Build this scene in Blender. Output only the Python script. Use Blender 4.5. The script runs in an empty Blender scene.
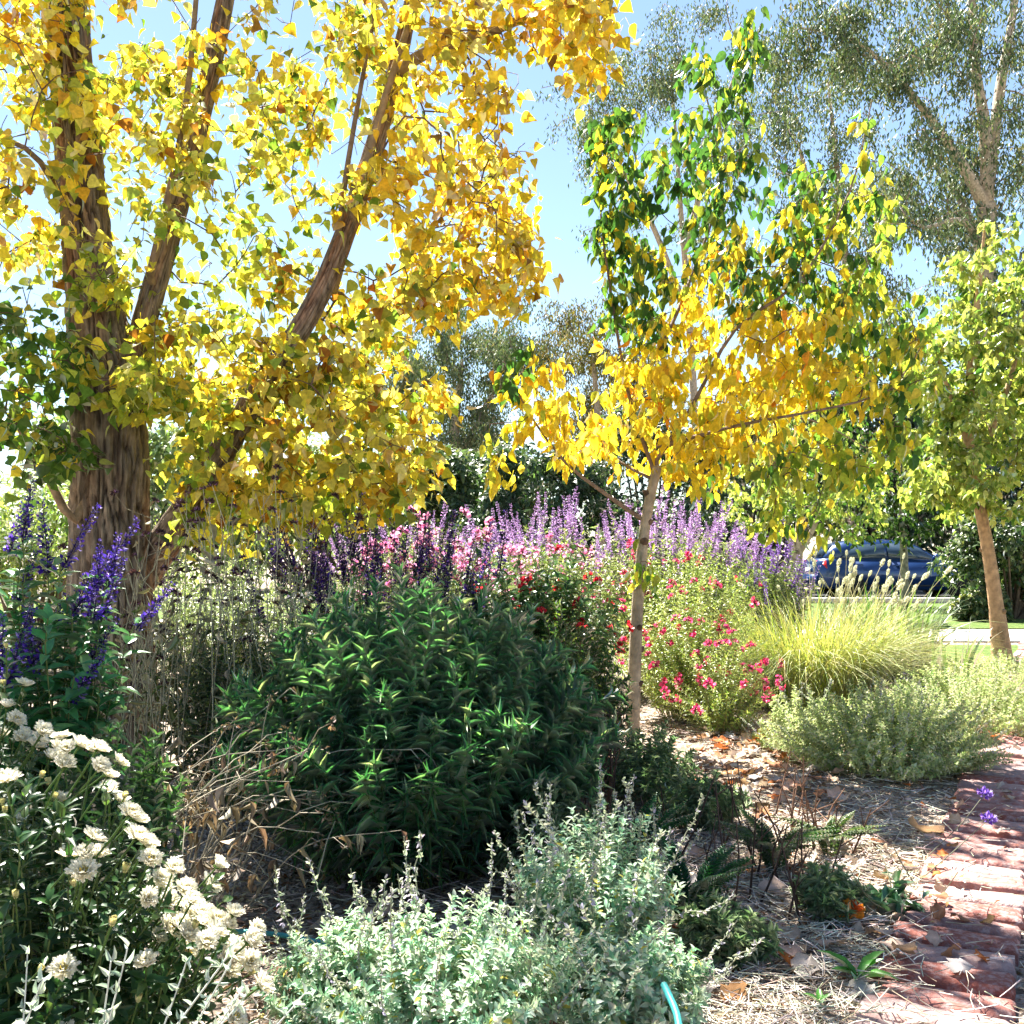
import bpy, math, random
import numpy as np
from mathutils import Vector, noise as mnoise

# ------------------------------------------------------------------ camera, sky, sun, exposure
scene = bpy.context.scene
C = scene.collection
CAMH, HOR = 1.1, 555.0
cam_d = bpy.data.cameras.new('camera'); cam = bpy.data.objects.new('camera', cam_d); C.objects.link(cam)
cam.location = (0, 0, CAMH); cam.rotation_euler = (math.radians(90), 0, 0)
cam_d.lens = 36; cam_d.sensor_width = 36; cam_d.shift_y = (HOR-512)/1024
cam_d.clip_start = 0.05; cam_d.clip_end = 2000
scene.camera = cam

SUN_AZ, SUN_EL = math.radians(-24), math.radians(56)          # azimuth from +Y towards +X
sdir = Vector((math.sin(SUN_AZ)*math.cos(SUN_EL), math.cos(SUN_AZ)*math.cos(SUN_EL), math.sin(SUN_EL)))
w = bpy.data.worlds.new('World'); scene.world = w; w.use_nodes = True
nt = w.node_tree; bg = nt.nodes['Background']
sky = nt.nodes.new('ShaderNodeTexSky'); sky.sky_type = 'NISHITA'; sky.sun_disc = False
sky.sun_elevation = SUN_EL; sky.sun_rotation = SUN_AZ; sky.air_density = 1.0; sky.dust_density = 0.15; sky.ozone_density = 1.0
nt.links.new(sky.outputs[0], bg.inputs[0]); bg.inputs[1].default_value = 0.045
sl = bpy.data.lights.new('sun', 'SUN'); so = bpy.data.objects.new('sun', sl); C.objects.link(so)
so.rotation_euler = (-sdir).to_track_quat('-Z', 'Y').to_euler(); sl.energy = 5.0; sl.angle = math.radians(0.5); sl.color = (1.0, 0.95, 0.86)
vs = scene.view_settings; vs.view_transform = 'Standard'; vs.look = 'None'; vs.exposure = 2.4; vs.gamma = 1; vs.use_curve_mapping = False
scene.render.engine = 'CYCLES'
cy = scene.cycles
cy.max_bounces = 8; cy.diffuse_bounces = 4; cy.glossy_bounces = 2; cy.transmission_bounces = 4; cy.transparent_max_bounces = 8
cy.use_denoising = True
cy.caustics_reflective = False; cy.caustics_refractive = False

def P(px, py, d): return np.array(((px-512)/1024*d, d, CAMH+(HOR-py)/1024*d))
def lerp(a, b, t): return a+(b-a)*t
rng = np.random.default_rng(7)

# ------------------------------------------------------------------ mesh building helpers
class MB:
    """collects geometry, becomes ONE mesh object"""
    def __init__(s): s.v=[]; s.c=[]; s.l=[]; s.n=[]; s.nv=0
    def add(s, verts, faces_idx, sizes, col):
        verts = np.asarray(verts, float); col = np.asarray(col, float)
        if col.ndim == 1: col = np.tile(col, (len(verts), 1))
        s.v.append(verts); s.c.append(col); s.l.append(np.asarray(faces_idx, np.int64)+s.nv); s.n.append(np.asarray(sizes, np.int64)); s.nv += len(verts)
    def leaves(s, T, pos, axis, nrm, L, W, col, edge=None):
        """T: template (pts (k,3) u,v,w ; faces) placed at every pos, axis = length direction, nrm = upper side"""
        if len(pos) == 0: return
        pts, faces = T
        axis = axis/np.maximum(np.linalg.norm(axis, axis=1, keepdims=True), 1e-9)
        side = np.cross(nrm, axis); side /= np.maximum(np.linalg.norm(side, axis=1, keepdims=True), 1e-9)
        up = np.cross(axis, side)
        N, k = len(pos), len(pts)
        L = np.broadcast_to(L, (N,)); W = np.broadcast_to(W, (N,))
        V = pos[:,None,:] + axis[:,None,:]*(pts[None,:,0:1]*L[:,None,None]) + side[:,None,:]*(pts[None,:,1:2]*W[:,None,None]) + up[:,None,:]*(pts[None,:,2:3]*L[:,None,None])
        fl = np.concatenate([np.array(f) for f in faces]); fs = np.array([len(f) for f in faces])
        idx = (np.arange(N)[:,None]*k + fl[None,:]).ravel()
        cc = np.repeat(col, k, axis=0) if edge is None else (col[:,None,:]*edge[None,:,None]).reshape(-1, 3)
        s.add(V.reshape(-1, 3), idx, np.tile(fs, N), cc)
    def tubes(s, S, r0, r1, sides, col, cap=False, power=1.0):
        """S (N,K,3) polylines"""
        S = np.asarray(S, float)
        if len(S) == 0: return
        N, K = S.shape[:2]
        t = np.gradient(S, axis=1); t /= np.maximum(np.linalg.norm(t, axis=2, keepdims=True), 1e-9)
        ref = np.where(np.abs(t[..., 2:3]) > 0.9, np.array((1., 0, 0)), np.array((0, 0, 1.)))
        ref = np.broadcast_to(ref[:, :1], ref.shape)
        a = np.cross(t, ref); a /= np.maximum(np.linalg.norm(a, axis=2, keepdims=True), 1e-9); b = np.cross(t, a)
        r0 = np.broadcast_to(r0, (N,)); r1 = np.broadcast_to(r1, (N,))
        rr = r0[:,None]+(r1-r0)[:,None]*(np.linspace(0, 1, K)**power)[None,:]
        an = np.arange(sides)/sides*2*np.pi
        V = S[:,:,None,:]+rr[:,:,None,None]*(a[:,:,None,:]*np.cos(an)[None,None,:,None]+b[:,:,None,:]*np.sin(an)[None,None,:,None])
        base = np.arange(K-1)[:,None]*sides
        j = np.arange(sides); j2 = (j+1) % sides
        q = np.stack([base+j, base+sides+j, base+sides+j2, base+j2], axis=-1).reshape(-1, 4)
        idx = (np.arange(N)[:,None,None]*(K*sides)+q[None]).ravel()
        col = np.asarray(col, float)
        cc = np.tile(col, (N*K*sides, 1)) if col.ndim == 1 else np.repeat(col, K*sides, axis=0)
        s.add(V.reshape(-1, 3), idx, np.full(N*(K-1)*sides, 4), cc)
    def build(s, name, mat, parent=None, origin=(0, 0, 0), smooth=True):
        me = bpy.data.meshes.new(name)
        v = np.concatenate(s.v)-np.asarray(origin, float); l = np.concatenate(s.l); n = np.concatenate(s.n); c = np.concatenate(s.c)
        me.vertices.add(len(v)); me.vertices.foreach_set('co', v.astype(np.float32).ravel())
        me.loops.add(len(l)); me.loops.foreach_set('vertex_index', l.astype(np.int32))
        me.polygons.add(len(n)); me.polygons.foreach_set('loop_start', np.concatenate([[0], np.cumsum(n)[:-1]]).astype(np.int32))
        if smooth: me.polygons.foreach_set('use_smooth', np.ones(len(n), bool))
        at = me.attributes.new('tint', 'FLOAT_COLOR', 'POINT')
        at.data.foreach_set('color', np.concatenate([c, np.ones((len(c), 1))], axis=1).astype(np.float32).ravel())
        me.update(calc_edges=True); me.validate()
        me.materials.append(mat)
        o = bpy.data.objects.new(name, me); C.objects.link(o)
        if parent is not None: o.parent = parent
        else: o.location = origin
        return o

def thing(name, label, cat, loc=(0, 0, 0), group=None):
    o = bpy.data.objects.new(name, None); C.objects.link(o); o.location = tuple(float(x) for x in loc); o.empty_display_size = .1
    o['label'] = label; o['category'] = cat
    if group: o['group'] = group
    return o
def tag(o, label, cat, group=None):
    o['label'] = label; o['category'] = cat
    if group: o['group'] = group
    return o
def kind(o, k): o['kind'] = k; return o
def share(o, parent, loc, rot=(0, 0, 0), sc=1.0):
    """copy of a part sharing its mesh"""
    c = o.copy(); C.objects.link(c); c.parent = parent; c.location = loc; c.rotation_euler = rot; c.scale = (sc, sc, sc) if np.isscalar(sc) else sc
    return c

# leaf templates: (u along, v across, w out) + faces
def tmpl(us, vs, fold=.25, bend=.25, pet=0.0, tipu=1.0):
    """midrib points 0..1, half widths vs at us"""
    pts = [(0, 0, 0)]; k = len(us)
    for u, v in zip(us, vs): pts.append((u, 0, -bend*u*u))
    pts.append((tipu, 0, -bend*tipu**2))
    for sgn in (1, -1):
        for u, v in zip(us, vs): pts.append((u, sgn*v, -bend*u*u+fold*v))
    f = []
    L0 = k+2; R0 = 2*k+2
    f.append((0, 1, L0)); f.append((0, R0, 1))
    for i in range(k-1):
        f.append((1+i, 2+i, L0+i+1, L0+i)); f.append((1+i, R0+i, R0+i+1, 2+i))
    f.append((k, k+1, L0+k-1)); f.append((k, R0+k-1, k+1))
    if pet > 0:
        n = len(pts); pts = [(u+pet, v, w) for u, v, w in pts]
        pts += [(0, .02, .03), (0, -.02, .03), (pet, -.012, 0), (pet, .012, 0)]
        f.append((n, n+1, n+2, n+3))
    return np.array(pts), f
T_OVATE = tmpl([.12, .38, .7], [.22, .36, .24], .35, .35)
T_PEAR = tmpl([.1, .35, .65, .88], [.22, .36, .29, .1], .35, .3, pet=.3)
T_POP = tmpl([.0, .1, .28, .52, .78], [.16, .40, .49, .34, .12], .18, .2, pet=.6)
T_LANCE = tmpl([.25, .6], [.5, .42], .5, .22)
T_POPC = tmpl([.0, .1, .28, .52, .78], [.15, .36, .42, .3, .1], .5, .55, pet=.6)
T_PEARC = tmpl([.1, .35, .65, .88], [.17, .27, .22, .08], .7, .5, pet=.3)
T_TINY = tmpl([.45], [.45], .4, .25)
T_PETAL = tmpl([.4, .85], [.35, .4], .3, -.3)

# ------------------------------------------------------------------ materials
def newmat(name):
    m = bpy.data.materials.new(name); m.use_nodes = True
    n = m.node_tree; n.nodes.clear()
    o = n.nodes.new('ShaderNodeOutputMaterial')
    return m, n, o
def nd(n, t, **kw):
    x = n.nodes.new(t)
    for k, v in kw.items(): setattr(x, k, v)
    return x
def leaf_mat(name, trans=.5, gloss=.06, rough=.4, boost=(1.25, 1.15, .7), nscale=60):
    m, n, o = newmat(name)
    at = nd(n, 'ShaderNodeAttribute', attribute_name='tint')
    tc = nd(n, 'ShaderNodeTexCoord'); nz = nd(n, 'ShaderNodeTexNoise'); nz.inputs['Scale'].default_value = nscale; nz.inputs['Detail'].default_value = 3
    n.links.new(tc.outputs['Object'], nz.inputs['Vector'])
    mr = nd(n, 'ShaderNodeMapRange'); mr.inputs['From Min'].default_value = .3; mr.inputs['From Max'].default_value = .7; mr.inputs['To Min'].default_value = .75; mr.inputs['To Max'].default_value = 1.2
    n.links.new(nz.outputs['Fac'], mr.inputs['Value'])
    mx = nd(n, 'ShaderNodeVectorMath', operation='SCALE'); n.links.new(at.outputs['Color'], mx.inputs[0]); n.links.new(mr.outputs[0], mx.inputs['Scale'])
    bo = nd(n, 'ShaderNodeVectorMath', operation='MULTIPLY'); n.links.new(mx.outputs[0], bo.inputs[0]); bo.inputs[1].default_value = boost
    d = nd(n, 'ShaderNodeBsdfDiffuse'); n.links.new(mx.outputs[0], d.inputs['Color'])
    t = nd(n, 'ShaderNodeBsdfTranslucent'); n.links.new(bo.outputs[0], t.inputs['Color'])
    ms = nd(n, 'ShaderNodeMixShader'); ms.inputs[0].default_value = trans
    n.links.new(d.outputs[0], ms.inputs[1]); n.links.new(t.outputs[0], ms.inputs[2])
    g = nd(n, 'ShaderNodeBsdfGlossy'); g.inputs['Roughness'].default_value = rough; g.inputs['Color'].default_value = (1, 1, 1, 1)
    fr = nd(n, 'ShaderNodeFresnel'); fr.inputs['IOR'].default_value = 1.4
    fm = nd(n, 'ShaderNodeMath', operation='MULTIPLY'); fm.inputs[1].default_value = gloss*12; n.links.new(fr.outputs[0], fm.inputs[0])
    m2 = nd(n, 'ShaderNodeMixShader'); n.links.new(fm.outputs[0], m2.inputs[0]); n.links.new(ms.outputs[0], m2.inputs[1]); n.links.new(g.outputs[0], m2.inputs[2])
    n.links.new(m2.outputs[0], o.inputs[0])
    return m
def solid_mat(name, rough=.7, spec=.3, metallic=0, nscale=40, var=.25, bump=.0, bscale=80, stretch=(1, 1, 1), coat=0, base=None, transmission=0):
    """principled; colour from the tint attribute (or base) with procedural mottling"""
    m, n, o = newmat(name)
    p = nd(n, 'ShaderNodeBsdfPrincipled'); n.links.new(p.outputs[0], o.inputs[0])
    p.inputs['Roughness'].default_value = rough; p.inputs['Metallic'].default_value = metallic; p.inputs['Specular IOR Level'].default_value = spec; p.inputs['Coat Weight'].default_value = coat
    p.inputs['Transmission Weight'].default_value = transmission
    tc = nd(n, 'ShaderNodeTexCoord'); mp = nd(n, 'ShaderNodeMapping'); mp.inputs['Scale'].default_value = stretch
    n.links.new(tc.outputs['Object'], mp.inputs['Vector'])
    nz = nd(n, 'ShaderNodeTexNoise'); nz.inputs['Scale'].default_value = nscale; nz.inputs['Detail'].default_value = 5
    n.links.new(mp.outputs[0], nz.inputs['Vector'])
    mr = nd(n, 'ShaderNodeMapRange'); mr.inputs['From Min'].default_value = .3; mr.inputs['From Max'].default_value = .7; mr.inputs['To Min'].default_value = 1-var; mr.inputs['To Max'].default_value = 1+var
    n.links.new(nz.outputs['Fac'], mr.inputs['Value'])
    sc = nd(n, 'ShaderNodeVectorMath', operation='SCALE'); n.links.new(mr.outputs[0], sc.inputs['Scale'])
    if base is None:
        at = nd(n, 'ShaderNodeAttribute', attribute_name='tint'); n.links.new(at.outputs['Color'], sc.inputs[0])
    else: sc.inputs[0].default_value = base
    n.links.new(sc.outputs[0], p.inputs['Base Color'])
    if bump:
        b = nd(n, 'ShaderNodeBump'); b.inputs['Strength'].default_value = bump; b.inputs['Distance'].default_value = .02
        n2 = nd(n, 'ShaderNodeTexNoise'); n2.inputs['Scale'].default_value = bscale; n2.inputs['Detail'].default_value = 6; n.links.new(mp.outputs[0], n2.inputs['Vector'])
        n.links.new(n2.outputs['Fac'], b.inputs['Height']); n.links.new(b.outputs[0], p.inputs['Normal'])
    return m
M_LEAF = leaf_mat('tree leaf', .6, .02, .45, boost=(1.18, 1.2, .6))
M_HERB = leaf_mat('herb leaf', .42, .06, .36, boost=(1.2, 1.35, .6))
M_GREY = leaf_mat('downy leaf', .45, .012, .6, boost=(1.0, 1.1, .8))
M_PETAL = leaf_mat('petal', .5, .01, .6, boost=(1.05, 1, 1), nscale=120)
M_BLADE = leaf_mat('grass blade', .5, .05, .4, boost=(1.15, 1.15, .6))
M_GUM = leaf_mat('gum leaf', .25, .006, .6, boost=(1.1, 1.15, .6), nscale=2)
M_STEM = solid_mat('herb stem', .6, .25, var=.2)
M_BARK = solid_mat('fissured bark', .9, .15, nscale=34, var=.5, bump=1.0, bscale=60, stretch=(1, 1, .3))
M_SMOOTHBARK = solid_mat('smooth bark', .8, .2, nscale=18, var=.4, bump=.5, bscale=70, stretch=(1, 1, .8))
M_DRY = solid_mat('dry straw', .8, .15, var=.3)
M_LITTER = leaf_mat('dead leaf', .25, .004, .6, boost=(1.1, .9, .6), nscale=45)

# ------------------------------------------------------------------ branching trees
def spline(pts, step=.12):
    pts = [np.asarray(p, float) for p in pts]
    if len(pts) == 2: pts = [pts[0], (pts[0]+pts[1])/2, pts[1]]
    ext = [2*pts[0]-pts[1]]+pts+[2*pts[-1]-pts[-2]]
    out = []
    for i in range(1, len(ext)-2):
        p0, p1, p2, p3 = ext[i-1:i+3]
        n = max(2, int(np.linalg.norm(p2-p1)/step))
        for k in range(n):
            t = k/n
            out.append(.5*((2*p1)+(-p0+p2)*t+(2*p0-5*p1+4*p2-p3)*t*t+(-p0+3*p1-3*p2+p3)*t**3))
    out.append(pts[-1])
    return np.array(out)

def along(pts, rr, n):
    """radius at n even steps when rr belongs to the control points"""
    d = np.concatenate([[0], np.cumsum(np.linalg.norm(np.diff(np.asarray(pts, float), axis=0), axis=1))])
    if len(rr) != len(d): return np.interp(np.linspace(0, 1, n), np.linspace(0, 1, len(rr)), rr)
    return np.interp(np.linspace(0, d[-1], n), d, rr)
class Tree:
    def __init__(s, seed=1):
        s.p = np.zeros((60000, 3)); s.n = 0; s.par = []; s.rmin = []; s.limb = []; s.tw = []; s.r = np.random.default_rng(seed); s.ok = []
    def node(s, p, par, r=0, limb=-1, ok=True):
        s.p[s.n] = p; s.par.append(par); s.rmin.append(r); s.limb.append(limb); s.ok.append(ok); s.n += 1; return s.n-1
    def limbs(s, pts, r0, r1, limb, parent=-1, step=.12, okfrom=0.0):
        q = spline(pts, step); rr = np.linspace(r0, r1, len(q)) if np.isscalar(r1) else along(pts, r1, len(q))
        if parent == -2: parent = s.near(q[0])
        for i, (a, b) in enumerate(zip(q, rr)): parent = s.node(a, parent, b, limb, i/len(q) >= okfrom)
        return parent
    def near(s, t): return int(np.argmin(np.linalg.norm(s.p[:s.n]-t, axis=1)))
    def grow(s, targets, step=.16, wob=.05, up=.25, droop=0.0, pen=.6, maxlen=2.6):
        targets = np.asarray(targets, float)
        base = s.p[:s.n].copy()
        d0 = np.array([np.min(np.linalg.norm(base-t, axis=1)) for t in targets])
        for ti in np.argsort(d0):
            t = targets[ti]
            P_ = s.p[:s.n]; d = np.linalg.norm(P_-t, axis=1)
            cost = d+pen*np.maximum(0, P_[:, 2]-t[2]-droop)+np.where(np.array(s.ok), 0, 100.)
            i = int(np.argmin(cost)); a = P_[i].copy(); L = d[i]
            if L < .03 or L > maxlen: 
                if L > maxlen: continue
                s.tw.append([i]); continue
            j = s.par[i]; dirp = (a-s.p[j]) if j >= 0 else np.array((0, 0, 1.)); dirp = dirp/max(np.linalg.norm(dirp), 1e-6)
            ctrl = a+(t-a)*.45+(dirp*.25+np.array((0, 0, up)))*L*.5+s.r.normal(0, wob, 3)*L
            k = max(2, int(L/step)); chain = [i]
            for q in range(1, k+1):
                u = q/k; pt = (1-u)**2*a+2*u*(1-u)*ctrl+u*u*t
                if q < k: pt = pt+s.r.normal(0, wob*.12, 3)
                i = s.node(pt, i); chain.append(i)
            s.tw.append(chain)
    def radii(s, rt=.0022, e=2.6):
        n = s.n; acc = np.zeros(n); R = np.zeros(n)
        for i in range(n-1, -1, -1):
            R[i] = max(s.rmin[i], rt if acc[i] == 0 else acc[i]**(1/e))
            if s.rmin[i] > 0: R[i] = s.rmin[i]
            if s.par[i] >= 0: acc[s.par[i]] += R[i]**e if s.rmin[i] == 0 else 0
        s.R = R
    def chains(s):
        ch = [[] for _ in range(s.n)]
        for i, p in enumerate(s.par):
            if p >= 0: ch[p].append(i)
        out = []
        main = {}
        for i in range(s.n):
            if ch[i]:
                same = [c for c in ch[i] if s.limb[c] == s.limb[i] and s.limb[i] >= 0]
                main[i] = same[0] if same else max(ch[i], key=lambda c: s.R[c])
                if s.limb[i] >= 0 and not same: main[i] = None
        for i in range(s.n):
            p = s.par[i]
            if p >= 0 and main.get(p) == i: continue
            c = [p, i] if p >= 0 else [i]
            k = i
            while main.get(k) is not None: k = main[k]; c.append(k)
            if len(c) > 1: out.append((s.limb[i], c))
        return out
    def meshes(s, col_thick, col_thin, thr=.02, thick_sides=14):
        """dict limb id -> MB (-1 = twigs)"""
        D = {}
        for lb, c in s.chains():
            pts = s.p[c]; rr = s.R[c].copy()
            if s.limb[c[0]] != lb and len(rr) > 1: rr[0] = rr[1]
            rm = rr.max()
            sd = 3 if rm < .006 else 5 if rm < .02 else 9 if rm < .06 else thick_sides
            m = D.setdefault(lb, MB())
            tube_one(m, pts, rr, sd, lerp(np.array(col_thin), np.array(col_thick), min(1, rm/thr)))
        return D
    def twig_leaves(s, per, Lf, gap, axis_fn, spread=.05):
        """positions along the twig ends: returns pos, tangent, radial"""
        pos, tan = [], []
        for c in s.tw:
            pts = s.p[c]
            if len(pts) < 2: pts = np.array([pts[0], pts[0]+s.r.normal(0, .03, 3)])
            seg = np.linalg.norm(np.diff(pts, axis=0), axis=1); cum = np.concatenate([[0], np.cumsum(seg)]); tot = cum[-1]
            k = max(1, int(s.r.poisson(per)))
            dd = tot-s.r.random(k)**1.3*min(Lf, tot*.95)
            for d in dd:
                i = min(len(seg)-1, int(np.searchsorted(cum, d)-1)); i = max(i, 0)
                u = (d-cum[i])/max(seg[i], 1e-6); pos.append(pts[i]*(1-u)+pts[i+1]*u); tan.append((pts[i+1]-pts[i])/max(seg[i], 1e-6))
        return np.array(pos), np.array(tan)

def tube_one(m, pts, rr, sides, col):
    pts = np.asarray(pts, float); K = len(pts)
    t = np.gradient(pts, axis=0); t /= np.maximum(np.linalg.norm(t, axis=1, keepdims=True), 1e-9)
    a = np.cross(t[0], (1, 0, 0) if abs(t[0][0]) < .8 else (0, 1, 0)); a /= np.linalg.norm(a)
    A = []
    for k in range(K):
        a = a-t[k]*np.dot(a, t[k]); a = a/max(np.linalg.norm(a), 1e-9); A.append(a)
    A = np.array(A); B = np.cross(t, A)
    an = np.arange(sides)/sides*2*np.pi
    V = pts[:,None,:]+rr[:,None,None]*(A[:,None,:]*np.cos(an)[None,:,None]+B[:,None,:]*np.sin(an)[None,:,None])
    base = np.arange(K-1)[:,None]*sides; j = np.arange(sides); j2 = (j+1) % sides
    q = np.stack([base+j, base+j2, base+sides+j2, base+sides+j], axis=-1).reshape(-1, 4)
    m.add(V.reshape(-1, 3), q.ravel(), np.full(len(q), 4), col)
    # closed tip
    m.add(np.vstack([V[-1], pts[-1]+t[-1]*rr[-1]]), np.array([[k, (k+1) % sides, sides] for k in range(sides)]).ravel(), np.full(sides, 3), col)

def rough_trunk(m, pts, rr, sides, amp, colA, colB, seed=0, freq=7.0, flare=0):
    """trunk with real vertical ridges and furrows"""
    q = spline(pts, .025); R = along(pts, rr, len(q))
    K = len(q); t = np.gradient(q, axis=0); t /= np.linalg.norm(t, axis=1, keepdims=True)
    an = np.arange(sides)/sides*2*np.pi
    V = np.zeros((K, sides, 3)); col = np.zeros((K, sides, 3))
    X = np.cross(t, (0, 1, 0)); X /= np.linalg.norm(X, axis=1, keepdims=True); Y = np.cross(t, X)
    for k in range(K):
        s = k*.025
        for j in range(sides):
            ca, sa = math.cos(an[j]), math.sin(an[j])
            wx = mnoise.noise(Vector((ca*2, sa*2, s*2.2+seed)))*.35
            v = mnoise.noise(Vector((ca*freq+wx*3, sa*freq, s*3.6+seed)))
            v2 = mnoise.noise(Vector((ca*freq*2.3, sa*freq*2.3, s*9+seed+9)))
            rid = 1-abs(v)*4.2
            h = -max(rid, 0)**1.5+.4*v2
            r = R[k]*(1+.06*mnoise.noise(Vector((ca, sa, s*.9+seed+3))))+amp*h
            V[k, j] = q[k]+r*(X[k]*ca+Y[k]*sa)
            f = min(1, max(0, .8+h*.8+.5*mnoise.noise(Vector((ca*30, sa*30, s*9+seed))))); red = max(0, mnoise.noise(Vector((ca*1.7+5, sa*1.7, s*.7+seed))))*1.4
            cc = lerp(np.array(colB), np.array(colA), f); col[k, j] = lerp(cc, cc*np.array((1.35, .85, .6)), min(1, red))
    base = np.arange(K-1)[:,None]*sides; j = np.arange(sides); j2 = (j+1) % sides
    f = np.stack([base+j, base+sides+j, base+sides+j2, base+j2], axis=-1).reshape(-1, 4)
    m.add(V.reshape(-1, 3), f.ravel(), np.full(len(f), 4), col.reshape(-1, 3))

def pick(pal, n, r, jit=.12):
    """palette rows (weight, r,g,b)"""
    pal = np.asarray(pal, float); w_ = pal[:, 0]/pal[:, 0].sum()
    c = pal[r.choice(len(pal), n, p=w_), 1:]
    return np.clip(c*(1+r.normal(0, jit, (n, 1)))*(1+r.normal(0, jit*.35, (n, 3))), .004, .95)
def unit(n, r):
    v = r.normal(0, 1, (n, 3)); return v/np.linalg.norm(v, axis=1, keepdims=True)
def clump(r, px, py, rx, ry, d, dr, n):
    """n points in an egg-shaped volume given by its centre, radii and distance"""
    v = unit(n, r)*(r.random((n, 1))**(1/2.6))
    c = P(px, py, d)
    return c+v*np.array((rx/1024*d, dr, ry/1024*d))

# ------------------------------------------------------------------ the setting: ground, paving, road
def noise_mat(name, cols, scale, rough=.95, bump=.5, bscale=60, scale2=None, distort=0):
    m, n, o = newmat(name)
    p = nd(n, 'ShaderNodeBsdfPrincipled'); n.links.new(p.outputs[0], o.inputs[0]); p.inputs['Roughness'].default_value = rough; p.inputs['Specular IOR Level'].default_value = .2
    tc = nd(n, 'ShaderNodeTexCoord')
    a = nd(n, 'ShaderNodeTexNoise'); a.inputs['Scale'].default_value = scale; a.inputs['Detail'].default_value = 9; a.inputs['Roughness'].default_value = .65; a.inputs['Distortion'].default_value = distort
    n.links.new(tc.outputs['Object'], a.inputs['Vector'])
    r = nd(n, 'ShaderNodeValToRGB'); e = r.color_ramp.elements
    e[0].position = .3; e[0].color = (*cols[0], 1); e[1].position = .7; e[1].color = (*cols[-1], 1)
    for i, c in enumerate(cols[1:-1]):
        x = e.new(.3+.4*(i+1)/(len(cols)-1)); x.color = (*c, 1)
    n.links.new(a.outputs['Fac'], r.inputs[0])
    n.links.new(r.outputs[0], p.inputs['Base Color'])
    b = nd(n, 'ShaderNodeBump'); b.inputs['Strength'].default_value = bump; b.inputs['Distance'].default_value = .03
    c2 = nd(n, 'ShaderNodeTexVoronoi'); c2.inputs['Scale'].default_value = bscale; n.links.new(tc.outputs['Object'], c2.inputs['Vector'])
    n.links.new(c2.outputs['Distance'], b.inputs['Height']); n.links.new(b.outputs[0], p.inputs['Normal'])
    return m
def ax(n, near, far): 
    t = np.linspace(-1, 1, n); return np.sign(t)*(np.abs(t)*near+np.abs(t)**7*(far-near))
gx, gy = ax(240, 14, 420), ax(240, 14, 420)+6
Z = np.array([[(.022*mnoise.noise(Vector((x*1.7, y*1.7, 0)))+.012*mnoise.noise(Vector((x*6, y*6, 3)))-.01)*max(0, 1-math.hypot(x, y-6)/12) for y in gy] for x in gx])
def ground_z(x, y): return (.022*mnoise.noise(Vector((x*1.7, y*1.7, 0)))+.012*mnoise.noise(Vector((x*6, y*6, 3)))-.01)*max(0, 1-math.hypot(x, y-6)/12)
G = MB(); GX, GY = np.meshgrid(gx, gy, indexing='ij')
ii, jj = np.meshgrid(np.arange(239), np.arange(239), indexing='ij'); b0 = (ii*240+jj).ravel()
G.add(np.stack([GX, GY, Z], -1).reshape(-1, 3), np.stack([b0, b0+240, b0+241, b0+1], -1).ravel(), np.full(len(b0), 4), (.2, .15, .1))
M_SOIL = noise_mat('bark mulch soil', [(.08, .055, .04), (.22, .165, .125), (.46, .38, .31), (.62, .54, .47)], 26, bump=.8, bscale=70, distort=.6)
kind(G.build('ground', M_SOIL), 'structure')

def sheet(name, pts, z, mat, n=1):
    m = MB(); k = len(pts); m.add([(x, y, z) for x, y in pts], np.arange(k), [k], (.3, .3, .3)); return kind(m.build(name, mat, smooth=False), 'structure')
M_LAWN = noise_mat('mown lawn', [(.05, .09, .02), (.1, .16, .035), (.2, .24, .06)], 9, bump=.6, bscale=120)
M_CONC = noise_mat('concrete path', [(.42, .4, .36), (.5, .48, .44), (.56, .54, .5)], 6, bump=.15, bscale=90)
M_ASPH = noise_mat('asphalt', [(.04, .04, .042), (.055, .055, .057), (.07, .07, .07)], 12, bump=.3, bscale=150)
sheet('lawn', [(4.6, 9.2), (40, 9.2), (40, 12.4), (4.6, 12.4)], .012, M_LAWN)
sheet('lawn', [(-40, 15.2), (40, 15.2), (40, 23), (-40, 23)], .012, M_LAWN)
sheet('pavement', [(-40, 12.9), (40, 12.9), (40, 14.9), (-40, 14.9)], .016, M_CONC)
sheet('road', [(-80, 23.6), (80, 23.6), (80, 30), (-80, 30)], .02, M_ASPH)
km = MB()
def box(m, c, h, col, rz=0, jit=0, r=None):
    c = np.asarray(c, float); h = np.asarray(h, float)
    v = np.array([(x, y, z) for x in (-1, 1) for y in (-1, 1) for z in (-1, 1)], float)*h
    if jit: v += r.normal(0, jit, v.shape)
    ca, sa = math.cos(rz), math.sin(rz); v = np.stack([v[:, 0]*ca-v[:, 1]*sa, v[:, 0]*sa+v[:, 1]*ca, v[:, 2]], -1)+c
    f = [(0, 1, 3, 2), (4, 6, 7, 5), (0, 4, 5, 1), (2, 3, 7, 6), (0, 2, 6, 4), (1, 5, 7, 3)]
    m.add(v, np.array(f).ravel(), [4]*6, col)
box(km, (0, 23.45, .06), (80, .15, .06), (.5, .5, .48)); kind(km.build('kerb', M_CONC, smooth=False), 'structure')

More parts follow.
